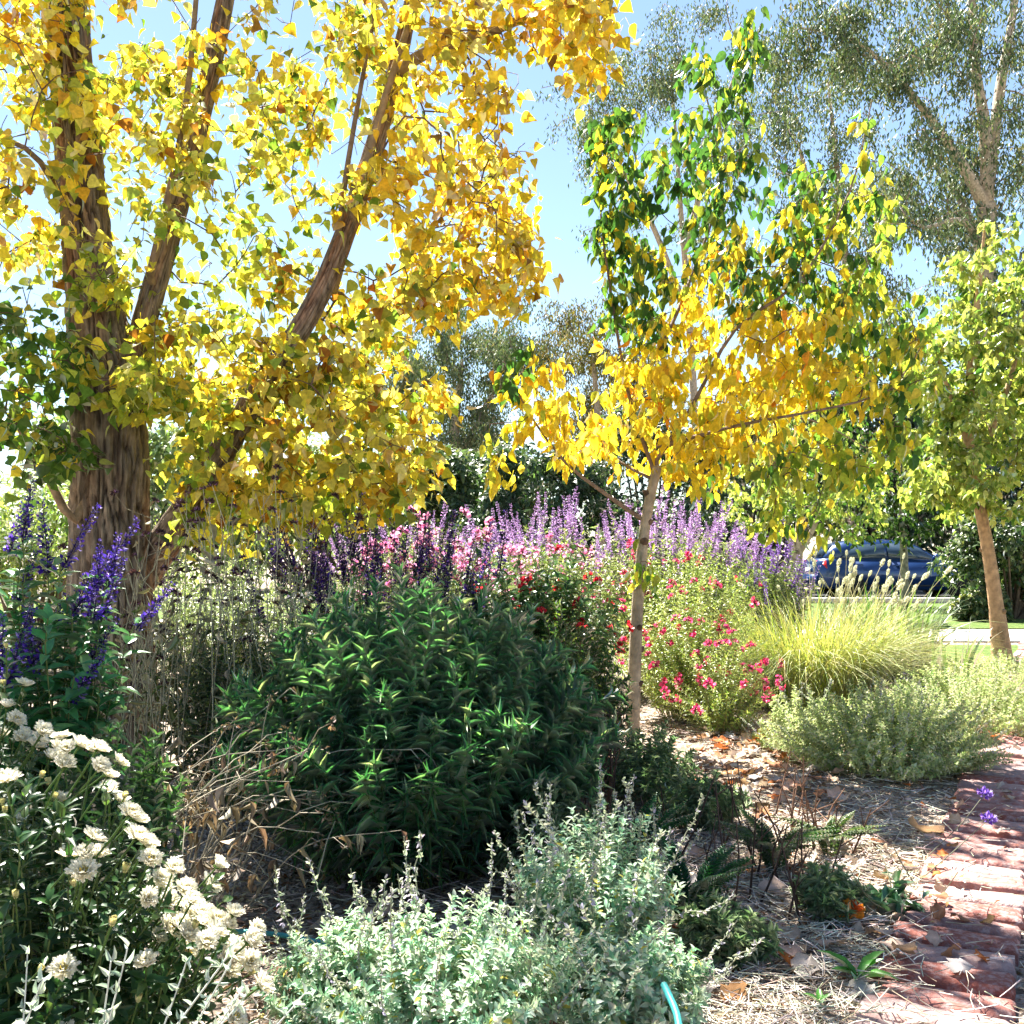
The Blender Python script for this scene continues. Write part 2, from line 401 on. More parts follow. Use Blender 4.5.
# brick path: worn soldier-course bricks as real chamfered blocks, laid along the direction of the path
def brick_mat():
    m, n, o = newmat('worn red brick')
    p = nd(n, 'ShaderNodeBsdfPrincipled'); n.links.new(p.outputs[0], o.inputs[0]); p.inputs['Roughness'].default_value = .9; p.inputs['Specular IOR Level'].default_value = .2
    at = nd(n, 'ShaderNodeAttribute', attribute_name='tint'); tc = nd(n, 'ShaderNodeTexCoord')
    a = nd(n, 'ShaderNodeTexNoise'); a.inputs['Scale'].default_value = 38; a.inputs['Detail'].default_value = 10; a.inputs['Roughness'].default_value = .7; n.links.new(tc.outputs['Object'], a.inputs['Vector'])
    r = nd(n, 'ShaderNodeValToRGB'); r.color_ramp.elements[0].position = .46; r.color_ramp.elements[1].position = .72; n.links.new(a.outputs['Fac'], r.inputs[0])
    mx = nd(n, 'ShaderNodeMix', data_type='RGBA'); n.links.new(r.outputs[0], mx.inputs['Factor']); n.links.new(at.outputs['Color'], mx.inputs['A']); mx.inputs['B'].default_value = (.43, .345, .33, 1)
    n.links.new(mx.outputs['Result'], p.inputs['Base Color'])
    b = nd(n, 'ShaderNodeBump'); b.inputs['Strength'].default_value = .7; b.inputs['Distance'].default_value = .01
    c = nd(n, 'ShaderNodeTexNoise'); c.inputs['Scale'].default_value = 70; c.inputs['Detail'].default_value = 6; n.links.new(tc.outputs['Object'], c.inputs['Vector'])
    n.links.new(c.outputs['Fac'], b.inputs['Height']); n.links.new(b.outputs[0], p.inputs['Normal'])
    return m
PD = np.array((.47, .883)); PN = np.array((.883, -.47)); P0 = np.array((.30, 1.45))     # path direction, its right side, a point of its near edge
r = np.random.default_rng(3); bm = MB()
def brick(c, hl, hw, ang):
    """chamfered, slightly worn block"""
    zt = .022+r.normal(0, .005); zb = -.05; ch = .014
    rows = [(hl, hw, zb), (hl, hw, zt-ch), (hl-ch*.5, hw-ch*.5, zt-ch*.3), (hl-ch*1.3, hw-ch*1.3, zt)]
    tx, ty = r.normal(0, .022, 2); V = []
    nn = 16
    for q, (a, b, z) in enumerate(rows):
        for k in range(nn):
            s_, u = divmod(k, 4); u /= 4.
            x, y = [(-a+2*a*u, -b), (a, -b+2*b*u), (a-2*a*u, b), (-a, b-2*b*u)][s_]
            j = r.normal(0, .0022, 3) if q else np.zeros(3)
            V.append((x+j[0], y+j[1], z+(tx*x+ty*y if q else 0)+(j[2]*.8)))
    V.append((0, 0, zt+r.normal(0, .002)))
    V = np.array(V); ca, sa = math.cos(ang), math.sin(ang)
    V = np.stack([V[:, 0]*ca-V[:, 1]*sa+c[0], V[:, 0]*sa+V[:, 1]*ca+c[1], V[:, 2]], -1)
    F = []
    for q in range(3):
        for k in range(nn): F.append((q*nn+k, q*nn+(k+1) % nn, (q+1)*nn+(k+1) % nn, (q+1)*nn+k))
    T = [(3*nn+k, 3*nn+(k+1) % nn, 4*nn) for k in range(nn)]
    g = r.random(); c0 = lerp(np.array((.30, .10, .075)), np.array((.38, .26, .24)), g)*r.uniform(.65, 1.1)
    bm.add(V, np.concatenate([np.array(F).ravel(), np.array(T).ravel()]), [4]*len(F)+[3]*len(T), c0)
ang = math.atan2(PN[1], PN[0])
for i in range(130):
    s_ = i*.144
    brick(P0+PD*(s_+r.normal(0, .003))+PN*(.165+r.normal(0, .006)), r.uniform(.155, .17), .0595, ang+r.normal(0, .015))
    if i % 2 == 0:
        for j in range(5): brick(P0+PD*(s_*1.0+.06+(j % 2)*.12)+PN*(.45+j*.125+r.normal(0, .003)), .056, .115, ang+r.normal(0, .012))
kind(bm.build('path', brick_mat(), smooth=False), 'structure')
def on_path(x, y):
    v = np.array((x, y))-P0; s_ = v@PN; return s_ > 0 and s_ < .335

# ------------------------------------------------------------------ big yellow poplar
def poplar():
    r = np.random.default_rng(11); T = Tree(21)
    B = P(112, 755, 5.6); B[2] = 0
    root = thing('poplar_tree', 'large yellow-leaved poplar with a thick furrowed brown trunk and several leaning stems', 'tree', B)
    tr = [B-np.array((0, 0, .1)), P(110, 640, 5.6), P(110, 520, 5.6), P(109, 420, 5.6), P(88, 250, 5.65), P(66, 0, 5.75), P(52, -250, 5.9), P(40, -480, 6.0)]
    rr = [.27, .222, .212, .2, .13, .108, .08, .04]
    m = MB(); rough_trunk(m, tr, rr, 170, .034, (.25, .205, .155), (.095, .065, .046), 2.0, freq=8)
    m.build('trunk', M_BARK, root, B)
    T.limbs(tr[:4], .1, .1, 0, -1, okfrom=.8); top = T.limbs(tr[3:], .1, .04, 0, T.n-1)
    L = {}
    L[1] = ([P(120, 450, 5.6), P(140, 340, 5.62), P(168, 240, 5.7), P(195, 140, 5.78), P(225, 0, 5.9), P(258, -200, 6.0), P(275, -380, 6.1)], [.085, .068, .062, .056, .05, .04, .025])
    L[2] = ([P(112, 610, 5.75), P(150, 562, 5.75), P(182, 517, 5.55), P(250, 405, 5.35), P(312, 308, 5.35), P(350, 220, 5.5), P(385, 110, 5.65), P(412, 0, 5.7), P(440, -150, 5.8), P(455, -330, 5.9)], [.13, .105, .085, .062, .056, .054, .05, .042, .03, .02])
    for k, (pts, rad) in L.items():
        T.limbs(pts, 0, rad, k, T.near(pts[0]))
        mm = MB(); rough_trunk(mm, pts, rad, 90, .009, (.25, .20, .15), (.095, .065, .046), k*5., freq=5)
        mm.build('limb', M_BARK, root, B)
    T.limbs([P(398, 70, 5.65), P(440, 46, 5.5), P(500, 28, 5.3), P(560, 0, 5.15), P(612, -40, 5.0)], .035, .016, 3, -2)
    T.limbs([P(150, 275, 5.55), P(182, 130, 5.5), P(196, 0, 5.5), P(203, -120, 5.5)], .022, .01, 4, -2)
    T.limbs([P(333, 290, 5.5), P(370, 150, 5.45), P(392, 75, 5.45), P(416, 0, 5.45), P(432, -80, 5.4)], .03, .012, 5, -2)
    T.limbs([P(336, 270, 5.45), P(345, 180, 5.4), P(372, 20, 5.35), P(385, -80, 5.3)], .018, .008, 6, -2)
    T.limbs([P(72, 230, 5.5), P(52, 180, 5.3), P(25, 148, 5.1), P(-30, 125, 4.9)], .02, .01, 7, -2)
    T.limbs([P(100, 470, 5.5), P(75, 520, 5.4), P(52, 485, 5.3), P(20, 430, 5.2)], .035, .015, 8, -2)
    G_ = [(4, .68, .47, .035), (4, .72, .56, .07), (.9, .54, .29, .03), (1, .38, .38, .07), (.4, .24, .12, .03), (1.2, .68, .6, .22)]
    Y_ = [(4, .68, .55, .07), (2.4, .74, .67, .2), (2.4, .38, .41, .07), (1.2, .56, .35, .03), (1.3, .14, .22, .04), (.45, .36, .16, .03)]
    L_ = [(3, .54, .52, .09), (3, .32, .39, .07), (1.5, .17, .27, .05), (1.5, .82, .66, .08)]
    D_ = [(3, .07, .15, .035), (2, .13, .22, .04), (1, .3, .36, .06), (.5, .6, .5, .06)]
    K = [(20, 50, 75, 90, 5.5, .8, 34, Y_), (20, 20, 70, 60, 5.2, .6, 12, G_), (130, 80, 80, 100, 5.5, .8, 30, Y_), (240, 70, 100, 100, 5.7, .9, 36, Y_), (350, 60, 90, 80, 5.7, .9, 36, Y_), (450, 80, 75, 95, 5.6, .9, 42, G_),
         (590, 25, 33, 62, 5.0, .35, 22, G_), (545, 25, 40, 35, 5.1, .4, 10, G_), (490, 195, 50, 80, 5.5, .7, 30, G_), (430, 220, 80, 80, 5.6, .9, 38, G_), (505, 270, 40, 45, 5.4, .5, 18, G_), (430, 285, 50, 35, 5.5, .6, 20, Y_),
         (30, 220, 60, 70, 5.4, .9, 26, Y_), (20, 370, 50, 90, 5.0, .6, 34, D_), (55, 440, 50, 40, 5.0, .5, 14, D_), (125, 375, 60, 45, 5.1, .4, 20, L_), (205, 240, 60, 80, 5.7, .9, 22, L_),
         (110, 290, 50, 60, 5.2, .5, 14, L_), (230, 350, 80, 60, 5.7, .9, 36, Y_), (330, 430, 95, 60, 5.7, .9, 62, Y_), (385, 455, 55, 65, 5.6, .8, 34, Y_), (270, 480, 70, 60, 5.6, .9, 40, Y_), (205, 440, 45, 55, 5.4, .5, 22, L_),
         (355, 345, 60, 45, 5.7, .8, 20, Y_), (330, 510, 55, 30, 5.6, .6, 14, L_), (438, 405, 24, 28, 5.6, .4, 7, Y_), (385, 320, 50, 40, 5.7, .7, 14, Y_), (275, 210, 40, 60, 5.8, .6, 9, L_), (215, 520, 45, 40, 5.6, .6, 16, L_),
         (250, 410, 80, 50, 6.2, .6, 26, Y_), (300, 270, 50, 50, 6.0, .6, 12, Y_), (300, 150, 70, 80, 5.9, .7, 7, Y_), (80, 150, 60, 110, 5.3, .5, 12, Y_), (200, 130, 60, 110, 5.4, .5, 10, Y_), (350, 200, 50, 90, 5.3, .4, 6, Y_), (290, 370, 60, 50, 5.2, .4, 10, Y_),
         (100, -140, 190, 130, 5.7, 1.3, 26, Y_), (350, -140, 180, 120, 5.7, 1.2, 24, Y_), (200, -330, 190, 120, 5.9, 1.3, 16, Y_), (440, -60, 90, 70, 5.6, .9, 20, G_), (-120, 150, 100, 230, 5.6, 1.2, 50, Y_), (-90, 400, 80, 110, 5.3, 1., 26, D_)]
    tg, pl = [], []
    for k, q in enumerate(K):
        tg.append(clump(r, *q[:7])); pl += [k]*q[6]
    tg = np.concatenate(tg); cent = np.array([P(q[0], q[1], q[4]) for q in K]); inv = np.array([(1/(q[2]/1024*q[4]), 1/q[5], 1/(q[3]/1024*q[4])) for q in K])
    T.grow(tg, .15, .07, .25, droop=.25, maxlen=3.0)
    nl = len(T.tw); bare = np.concatenate([clump(r, *q[:6], max(4, q[6]//2)) for q in K]); T.grow(bare, .12, .1, .2, droop=.25, maxlen=2.0); T.tw = T.tw[:nl]
    T.radii(.0022, 2.7)
    D = T.meshes((.26, .19, .12), (.10, .06, .045), .03)
    for lb in sorted(D):
        if lb in (0, 1, 2): continue
        mm = D[lb]
        if lb == -1: mm.build('twigs', M_SMOOTHBARK, root, B)
        else: mm.build('branch', M_SMOOTHBARK, root, B)
    pos, tan = T.twig_leaves(16, 1.3, 0, None)
    n = len(pos); pos = pos+r.normal(0, .045, (n, 3))
    # colour by nearest clump
    dd = np.array([np.linalg.norm((pos-c)*i, axis=1) for c, i in zip(cent, inv)]); k = np.argmin(dd*r.uniform(.7, 1.3, dd.shape), axis=0)
    col = np.zeros((n, 3))
    for q in range(len(K)):
        s_ = k == q; col[s_] = pick(K[q][7], s_.sum(), r, .2)
    axis = unit(n, r)*.9+tan*.35+np.array((0, 0, -.75)); nrm = unit(n, r)+np.array((.1, -.35, .5))
    L = r.uniform(.048, .084, n)*np.where(r.random(n) < .15, .6, 1)
    m = MB(); W = L*r.uniform(.85, 1.1, n); k = r.random(n) < .6; m.leaves(T_POP, pos[k], axis[k], nrm[k], L[k], W[k], col[k]); k = ~k; m.leaves(T_POPC, pos[k], axis[k], nrm[k], L[k], W[k], col[k]); m.build('crown', M_LEAF, root, B)
poplar()

# ------------------------------------------------------------------ slender pear tree in the middle
def pear():
    r = np.random.default_rng(5); T = Tree(8)
    B = P(632, 738, 6.0); B[2] = 0
    root = thing('pear_tree', 'slender young pear tree with a pale grey knotted trunk, yellow inside and green outside', 'tree', B)
    tr = [B-np.array((0, 0, .05)), P(634, 690, 6.0), P(638, 600, 6.0), P(646, 520, 6.0), P(657, 468, 6.0)]
    T.limbs(tr, .043, .029, 0, -1, okfrom=.75)
    tn = T.n-1
    T.limbs([P(657, 468, 6.), P(658, 420, 6.), P(660, 340, 6.02), P(672, 250, 6.05), P(700, 160, 6.1), P(735, 70, 6.1), P(752, 0, 6.1)], .02, .003, 1, tn)
    T.limbs([P(657, 460, 6.), P(690, 410, 5.9), P(735, 330, 5.8), P(800, 280, 5.7), P(850, 190, 5.7), P(872, 100, 5.7)], .014, .003, 1+1, tn)
    T.limbs([P(655, 475, 6.), P(630, 400, 6.05), P(612, 300, 6.1), P(600, 200, 6.15), P(606, 110, 6.15)], .013, .003, 3, tn)
    T.limbs([P(640, 518, 6.), P(600, 490, 5.85), P(565, 462, 5.75), P(530, 415, 5.65), P(508, 372, 5.6)], .014, .003, 4, -2)
    T.limbs([P(650, 478, 6.), P(620, 462, 6.2), P(585, 430, 6.3), P(550, 400, 6.4)], .011, .003, 5, -2)
    T.limbs([P(665, 445, 5.97), P(740, 425, 5.6), P(820, 410, 5.4), P(890, 390, 5.3), P(925, 340, 5.25)], .013, .003, 6, -2)
    T.limbs([P(665, 447, 6.), P(740, 420, 6.5), P(810, 420, 6.8), P(870, 450, 6.9)], .012, .003, 7, -2)
    T.limbs([P(660, 350, 6.02), P(690, 280, 6.3), P(720, 180, 6.5), P(700, 70, 6.5), P(692, 40, 6.5)], .014, .003, 8, -2)
    T.limbs([P(735, 330, 5.8), P(790, 300, 6.3), P(850, 280, 6.6), P(905, 250, 6.7)], .014, .003, 9, -2)
    Ye = [(6, .72, .53, .045), (2.4, .72, .60, .09), (1, .4, .44, .06), (.25, .75, .3, .04)]
    Gr = [(4.5, .045, .12, .035), (3, .09, .18, .04), (2.2, .3, .36, .06), (1.1, .74, .54, .04)]
    Li = [(4, .36, .42, .07), (2.5, .16, .27, .05), (2, .66, .56, .08), (1, .07, .17, .04)]
    K = [(625, 190, 40, 90, 6.1, .5, 36, Gr), (605, 150, 20, 55, 6.15, .3, 14, Gr), (700, 150, 55, 100, 6.2, .6, 34, Gr), (748, 50, 18, 60, 6.1, .25, 9, Gr), (695, 70, 20, 40, 6.4, .3, 6, Gr), (770, 200, 50, 80, 6.2, .6, 26, Gr), (865, 150, 25, 60, 5.7, .3, 8, Li),
         (640, 300, 50, 60, 6.1, .6, 34, Gr), (700, 310, 60, 70, 6.1, .7, 34, Ye), (790, 270, 60, 60, 6.1, .8, 34, Gr), (630, 380, 50, 60, 6., .7, 32, Ye), (710, 400, 70, 60, 6., .8, 52, Ye), (790, 400, 80, 50, 5.9, .8, 54, Ye), (800, 340, 60, 40, 6., .8, 26, Ye),
         (535, 400, 40, 50, 5.7, .4, 20, Ye), (515, 370, 18, 40, 5.6, .25, 7, Gr), (580, 430, 50, 40, 5.9, .6, 26, Ye), (500, 455, 25, 40, 5.6, .3, 6, Ye), (870, 300, 50, 70, 6.1, .7, 30, Li), (895, 380, 40, 60, 5.5, .5, 24, Li), (860, 450, 55, 40, 5.9, .7, 28, Li), (780, 470, 70, 45, 5.8, .7, 34, Li), (700, 465, 50, 30, 5.9, .5, 18, Ye),
         (800, 520, 60, 30, 6.1, .6, 14, Li), (885, 230, 25, 50, 6.4, .4, 9, Li), (905, 400, 20, 60, 5.3, .25, 9, Gr), (645, 575, 14, 26, 5.95, .12, 5, Li), (740, 280, 50, 50, 5.7, .4, 14, Gr), (725, 225, 100, 100, 6.1, .8, 22, Gr), (735, 250, 90, 60, 6.1, .8, 18, Ye), (735, 115, 55, 90, 6.2, .5, 12, Gr), (840, 345, 75, 65, 6., .8, 34, Li), (650, 430, 110, 40, 6., .8, 40, Ye), (760, 350, 110, 60, 6., .8, 40, Ye), (840, 220, 50, 60, 6.2, .6, 20, Li), (620, 250, 30, 70, 6.1, .4, 16, Gr), (670, 180, 70, 90, 6.1, .7, 22, Gr), (820, 240, 60, 80, 6.1, .6, 22, Gr), (880, 330, 40, 70, 5.9, .5, 14, Gr)]
    tg = np.concatenate([clump(r, *q[:7]) for q in K]); cent = np.array([P(q[0], q[1], q[4]) for q in K]); inv = np.array([(1/(q[2]/1024*q[4]), 1/q[5], 1/(q[3]/1024*q[4])) for q in K])
    T.grow(tg, .12, .06, .1, droop=.1, maxlen=1.8)
    T.radii(.0018, 2.6)
    D = T.meshes((.33, .27, .2), (.12, .06, .045), .034)
    m = D.pop(0)
    # branch scars: dark raised knots up the trunk
    q = spline(tr, .02)
    for k in (.1, .19, .24, .36, .43, .55, .6, .72, .8, .9):
        c = q[int(k*len(q))]; a = r.uniform(math.pi*.9, math.pi*2.1); rad = lerp(.043, .029, k); e = np.array((math.cos(a), math.sin(a), 0)); sz = r.uniform(.6, 1.25)
        tube_one(m, [c+e*(rad-.025), c+e*(rad-.004)+np.array((0, 0, .006)), c+e*(rad+.006*sz)+np.array((0, 0, .012)), c+e*(rad+.012*sz)+np.array((0, 0, .016))], np.array([.024, .021, .013, .006])*sz, 9, np.array((.14, .09, .065))*r.uniform(.5, 1.1))
    m.build('trunk', M_SMOOTHBARK, root, B)
    for lb in sorted(D): D[lb].build('twigs' if lb == -1 else 'branch', M_SMOOTHBARK, root, B)
    pos, tan = T.twig_leaves(7.6, .9, 0, None); n = len(pos); pos = pos+r.normal(0, .03, (n, 3))
    dd = np.array([np.linalg.norm((pos-c)*i, axis=1) for c, i in zip(cent, inv)]); k = np.argmin(dd*r.uniform(.6, 1.4, dd.shape), axis=0); col = np.zeros((n, 3))
    for q in range(len(K)):
        s_ = k == q; col[s_] = pick(K[q][7], s_.sum(), r, .12)
    axis = unit(n, r)*.55+tan*.2+np.array((0, 0, -.9)); nrm = unit(n, r)*.7+np.array((.1, -.55, .4))
    L = r.uniform(.058, .09, n)*np.where(r.random(n) < .15, .65, 1)
    m = MB(); W = L*r.uniform(.75, .95, n); k = r.random(n) < .55; m.leaves(T_PEAR, pos[k], axis[k], nrm[k], L[k], W[k], col[k]); k = ~k; m.leaves(T_PEARC, pos[k], axis[k], nrm[k], L[k], W[k], col[k]); m.build('crown', M_LEAF, root, B)
pear()

# ------------------------------------------------------------------ other small trees
def rad_at(rad, t): return float(np.interp(t, np.linspace(0, 1, len(rad)), rad))
def small_tree(name, label, base, trunk_pts, rad, clumps, pals, leafL, per, T_=T_PEAR, bark=(.42, .25, .12), thin=(.2, .12, .07), seed=1, hang=.7, group=None, mat=M_LEAF, maxlen=2.0, Lf=.5, limbs=(), step=.14, wratio=.85, barkmat=None):
    r = np.random.default_rng(seed); T = Tree(seed); B = np.array(base, float); rad_l = list(rad)
    root = thing(name, label, 'tree', B, group)
    T.limbs([B-np.array((0, 0, .05))]+trunk_pts, rad[0], rad, 0, -1, okfrom=.45, step=step)
    for k, (pts, ra) in enumerate(limbs): T.limbs(pts, 0, ra, k+1, T.near(pts[0]), step=step)
    tg = np.concatenate([clump(r, *q) for q in clumps]); T.grow(tg, step, .07, .2, droop=.1, maxlen=maxlen); T.radii(leafL*.025, 2.6)
    D = T.meshes(bark, thin, .03)
    tm = D.pop(0); q = spline([B]+trunk_pts, .05)
    for k in np.linspace(.06, .5, 8)+r.normal(0, .015, 8):
        i = int(np.clip(k, .02, .9)*len(q)); a = r.uniform(math.pi*.8, math.pi*2.2); rad = rad_at(rad_l, i/len(q)); e = np.array((math.cos(a), math.sin(a), 0)); sz = rad/.07*r.uniform(.5, 1.1)
        tube_one(tm, [q[i]+e*(rad-.03*sz), q[i]+e*(rad+.002)+np.array((0, 0, .006)), q[i]+e*(rad+.012*sz)+np.array((0, 0, .014))], np.array([.036, .026, .01])*sz, 9, np.array(bark)*r.uniform(.3, .7))
    tm.build('trunk', barkmat or M_SMOOTHBARK, root, B)
    for lb in sorted(D): D[lb].build('twigs' if lb == -1 else 'branch', barkmat or M_SMOOTHBARK, root, B)
    pos, tan = T.twig_leaves(per, Lf, 0, None); n = len(pos); pos = pos+r.normal(0, leafL*.35, (n, 3))
    axis = unit(n, r)*.7+np.array((0, 0, -hang)); nrm = unit(n, r)*.8+np.array((0, -.2, .5)); L = r.uniform(.7, 1.15, n)*leafL
    m = MB(); m.leaves(T_, pos, axis, nrm, L, L*wratio, pick(pals, n, r, .14)); m.build('crown', mat, root, B)
    return root
LIME = [(4, .36, .42, .12), (3, .24, .33, .08), (2, .50, .50, .17), (1, .1, .2, .05)]
b = P(1003, 662, 10.5); b[2] = 0
small_tree('young_pear_tree', 'young lime-green tree on a bare orange-brown trunk beside the brick path', b, [P(998, 620, 10.5), P(988, 550, 10.5), P(975, 480, 10.5), P(968, 420, 10.5), P(975, 330, 10.5), P(985, 225, 10.5)], [.11, .072, .062, .056, .055, .045, .03, .01],
           [(985, 300, 45, 90, 10.5, .9, 75), (1010, 400, 90, 90, 10.5, 1.3, 190), (950, 400, 50, 90, 10.4, 1., 70), (985, 480, 75, 45, 10.4, 1.2, 90), (1060, 330, 60, 110, 10.6, 1.1, 70), (935, 470, 35, 40, 10.2, .7, 30), (920, 350, 22, 40, 10.3, .6, 14)], LIME, .085, 23, seed=31, bark=(.46, .29, .16), maxlen=2.6,
           limbs=[([P(972, 455, 10.5), P(945, 380, 10.4), P(930, 330, 10.3)], [.035, .01]), ([P(975, 470, 10.5), P(1010, 380, 10.6), P(1030, 290, 10.7)], [.04, .012])])
b = P(797, 612, 17.5); b[2] = 0
small_tree('young_pear_tree', 'small lime-green tree with a pale forked trunk in front of the blue car tail', b, [P(796, 590, 17.5), P(797, 555, 17.5), P(800, 520, 17.5), P(800, 440, 17.5)], [.13, .11, .09, .06, .02],
           [(800, 470, 70, 60, 17.5, 1.6, 120), (760, 500, 45, 40, 17.5, 1.2, 50), (850, 500, 40, 40, 17.3, 1.2, 50), (800, 410, 55, 60, 17.6, 1.4, 70)], LIME, .1, 14, seed=32, bark=(.36, .29, .22), maxlen=3.2, step=.2,
           limbs=[([P(797, 570, 17.5), P(788, 530, 17.4), P(775, 490, 17.3)], [.07, .02]), ([P(797, 556, 17.5), P(815, 525, 17.4), P(828, 480, 17.4)], [.06, .02])])
b = P(905, 606, 21.5); b[2] = 0
small_tree('street_tree', 'dark-crowned street tree on a thin pale trunk in front of the blue car', b, [P(905, 590, 21.5), P(904, 555, 21.5), P(902, 520, 21.5), P(900, 450, 21.5)], [.1, .09, .08, .06, .02],
           [(895, 510, 55, 45, 21.5, 1.6, 110), (880, 450, 60, 60, 21.6, 1.7, 130), (930, 470, 40, 50, 21.4, 1.4, 60)], [(4, .035, .08, .02), (2, .06, .12, .03), (1, .12, .18, .05)], .12, 12, seed=33, bark=(.3, .25, .2), maxlen=4, step=.25)

# ------------------------------------------------------------------ eucalypts and dark trees behind
def gum(label, base, trunk_pts, rad, limbs, clumps, seed, leafL=.19, per=115, pal=None, name='eucalyptus_tree', grp='gum trees behind the garden', Lf=2.4, sp=.13):
    r = np.random.default_rng(seed); T = Tree(seed); B = np.array(base, float)
    root = thing(name, label, 'tree', B, grp)
    T.limbs([B-np.array((0, 0, .1))]+trunk_pts, rad[0], rad, 0, -1, step=.5, okfrom=.35)
    for k, (pts, ra) in enumerate(limbs): T.limbs(pts, 0, ra, k+1, T.near(pts[0]), step=.4)
    tg = []
    for q in clumps:
        sub_ = clump(r, *q[:6], max(2, q[6]//5)); tg.append(np.repeat(sub_, 5, 0)+r.normal(0, .8, (len(sub_)*5, 3)))
    tg = np.concatenate(tg); T.grow(tg, .45, .12, .35, droop=.6, maxlen=9, pen=.9); T.radii(.012, 2.4)
    D = T.meshes((.46, .37, .28), (.2, .13, .1), .12)
    D.pop(0).build('trunk', M_SMOOTHBARK, root, B)
    for lb in sorted(D): D[lb].build('twigs' if lb == -1 else 'limb', M_SMOOTHBARK, root, B)
    pos, tan = T.twig_leaves(per, Lf, 0, None); n = len(pos)
    off = r.normal(0, 1, (n, 3))*np.array((sp*2, sp*2, sp*1.5)); off[:, 2] -= np.abs(r.normal(0, .28, n)); pos = pos+off
    axis = unit(n, r)*.6+np.array((0, 0, -1.)); nrm = unit(n, r)
    L = r.uniform(.7, 1.2, n)*leafL
    pal = pal or [(4, .13, .18, .095), (3, .08, .125, .065), (2, .23, .26, .14), (.6, .28, .25, .14)]
    m = MB(); m.leaves(T_TINY, pos, axis, nrm, L, L*.36, pick(pal, n, r, .15)); m.build('crown', M_GUM, root, B)
    return root
b = P(985, 590, 32); b[2] = 0
gum('tall eucalyptus with forked pale limbs reaching over the lime-green tree', b, [P(986, 480, 32), P(985, 330, 32), P(987, 205, 32)], [.42, .36, .32, .28],
    [([P(987, 210, 32), P(965, 170, 31.5), P(935, 125, 31), P(895, 75, 30.5), P(850, 38, 30), P(800, 28, 29.5)], [.2, .16, .12, .08, .05, .03]),
     ([P(987, 207, 32), P(985, 130, 32), P(975, 60, 32), P(970, -60, 32)], [.22, .18, .14, .08]),
     ([P(987, 200, 32), P(1000, 90, 32.5), P(1012, 20, 33), P(1025, -80, 33)], [.19, .16, .12, .08]),
     ([P(985, 260, 32), P(965, 210, 33), P(955, 190, 33.5), P(930, 160, 34)], [.2, .14, .06]),
     ([P(986, 250, 32), P(960, 220, 31), P(925, 228, 30.5), P(905, 215, 30)], [.1, .07, .04])],
    [(910, 25, 70, 45, 30.5, 2., 32), (830, 35, 50, 35, 29.5, 1.6, 24), (880, 70, 50, 35, 30, 1.8, 18), (970, 50, 50, 60, 32, 2.5, 22), (930, 150, 50, 40, 31, 2.2, 20), (1010, 160, 45, 60, 32, 2.5, 34), (985, 250, 60, 50, 32, 2.5, 40), (900, 200, 40, 40, 31, 2, 18), (960, 190, 40, 40, 33, 2, 18), (1040, 60, 40, 80, 33, 2.5, 24), (950, -60, 90, 60, 32, 2.5, 24)], 41)
b = P(850, 590, 38); b[2] = 0
gum('eucalyptus with thin drooping sprays behind the top of the pear tree', b, [P(852, 450, 38), P(848, 300, 38), P(838, 180, 38), P(828, 80, 38)], [.26, .2, .16, .11, .04],
    [([P(848, 260, 38), P(815, 200, 37), P(800, 150, 36.5)], [.16, .06]), ([P(849, 300, 38), P(880, 230, 37.5), P(900, 180, 37)], [.16, .06])],
    [(830, 110, 40, 50, 38, 2.5, 20), (880, 235, 35, 60, 37.5, 2.5, 34), (800, 180, 40, 60, 37, 2.5, 20), (850, 320, 50, 50, 38, 2.5, 30), (770, 80, 40, 60, 38, 2, 14)], 42)
b = P(700, 590, 42); b[2] = 0
gum('wispy grey-green eucalyptus with open twigs at the edge of the blue gap', b, [P(698, 480, 42), P(690, 330, 42), P(680, 200, 42), P(672, 80, 42)], [.22, .17, .14, .1, .04],
    [([P(690, 320, 42), P(650, 220, 41), P(610, 150, 40), P(590, 120, 40)], [.14, .1, .05]), ([P(685, 250, 42), P(720, 120, 42), P(740, 60, 42)], [.14, .05])],
    [(590, 125, 34, 28, 40, 2, 16), (640, 110, 40, 50, 41, 2.5, 22), (640, 40, 50, 40, 41, 2.5, 18), (700, 60, 60, 60, 42, 2.5, 24), (750, 110, 40, 60, 42, 2.5, 18), (620, 220, 30, 40, 41, 2, 10), (690, 180, 60, 60, 42, 2.5, 22), (720, 280, 60, 60, 42, 2.5, 24)], 43)
b = P(440, 590, 46); b[2] = 0
gum('round-topped grey eucalyptus rising over the dark evergreens', b, [P(446, 520, 46), P(455, 430, 46), P(462, 360, 46)], [.32, .28, .2, .08],
    [([P(450, 470, 46), P(490, 400, 46), P(505, 350, 46)], [.16, .06]), ([P(448, 480, 46), P(420, 410, 46), P(400, 360, 46)], [.16, .06])],
    [(465, 335, 55, 30, 46, 3, 70), (440, 380, 60, 40, 46, 3, 60), (510, 375, 36, 45, 46, 2.5, 50), (380, 385, 45, 35, 46, 3, 40), (480, 430, 60, 40, 46, 3, 50)], 44, per=115)
b = P(600, 590, 44); b[2] = 0
gum('smaller olive eucalyptus between the pear tree and the grey round-topped gum', b, [P(600, 500, 44), P(598, 420, 44), P(592, 350, 44)], [.26, .22, .16, .06],
    [([P(599, 450, 44), P(625, 390, 44), P(635, 350, 44)], [.12, .05])],
    [(590, 335, 40, 26, 44, 2.5, 44), (610, 385, 50, 40, 44, 3, 50), (580, 430, 50, 40, 44, 3, 34)], 45, pal=[(3, .16, .15, .05), (2, .26, .2, .06), (2, .09, .11, .04)])
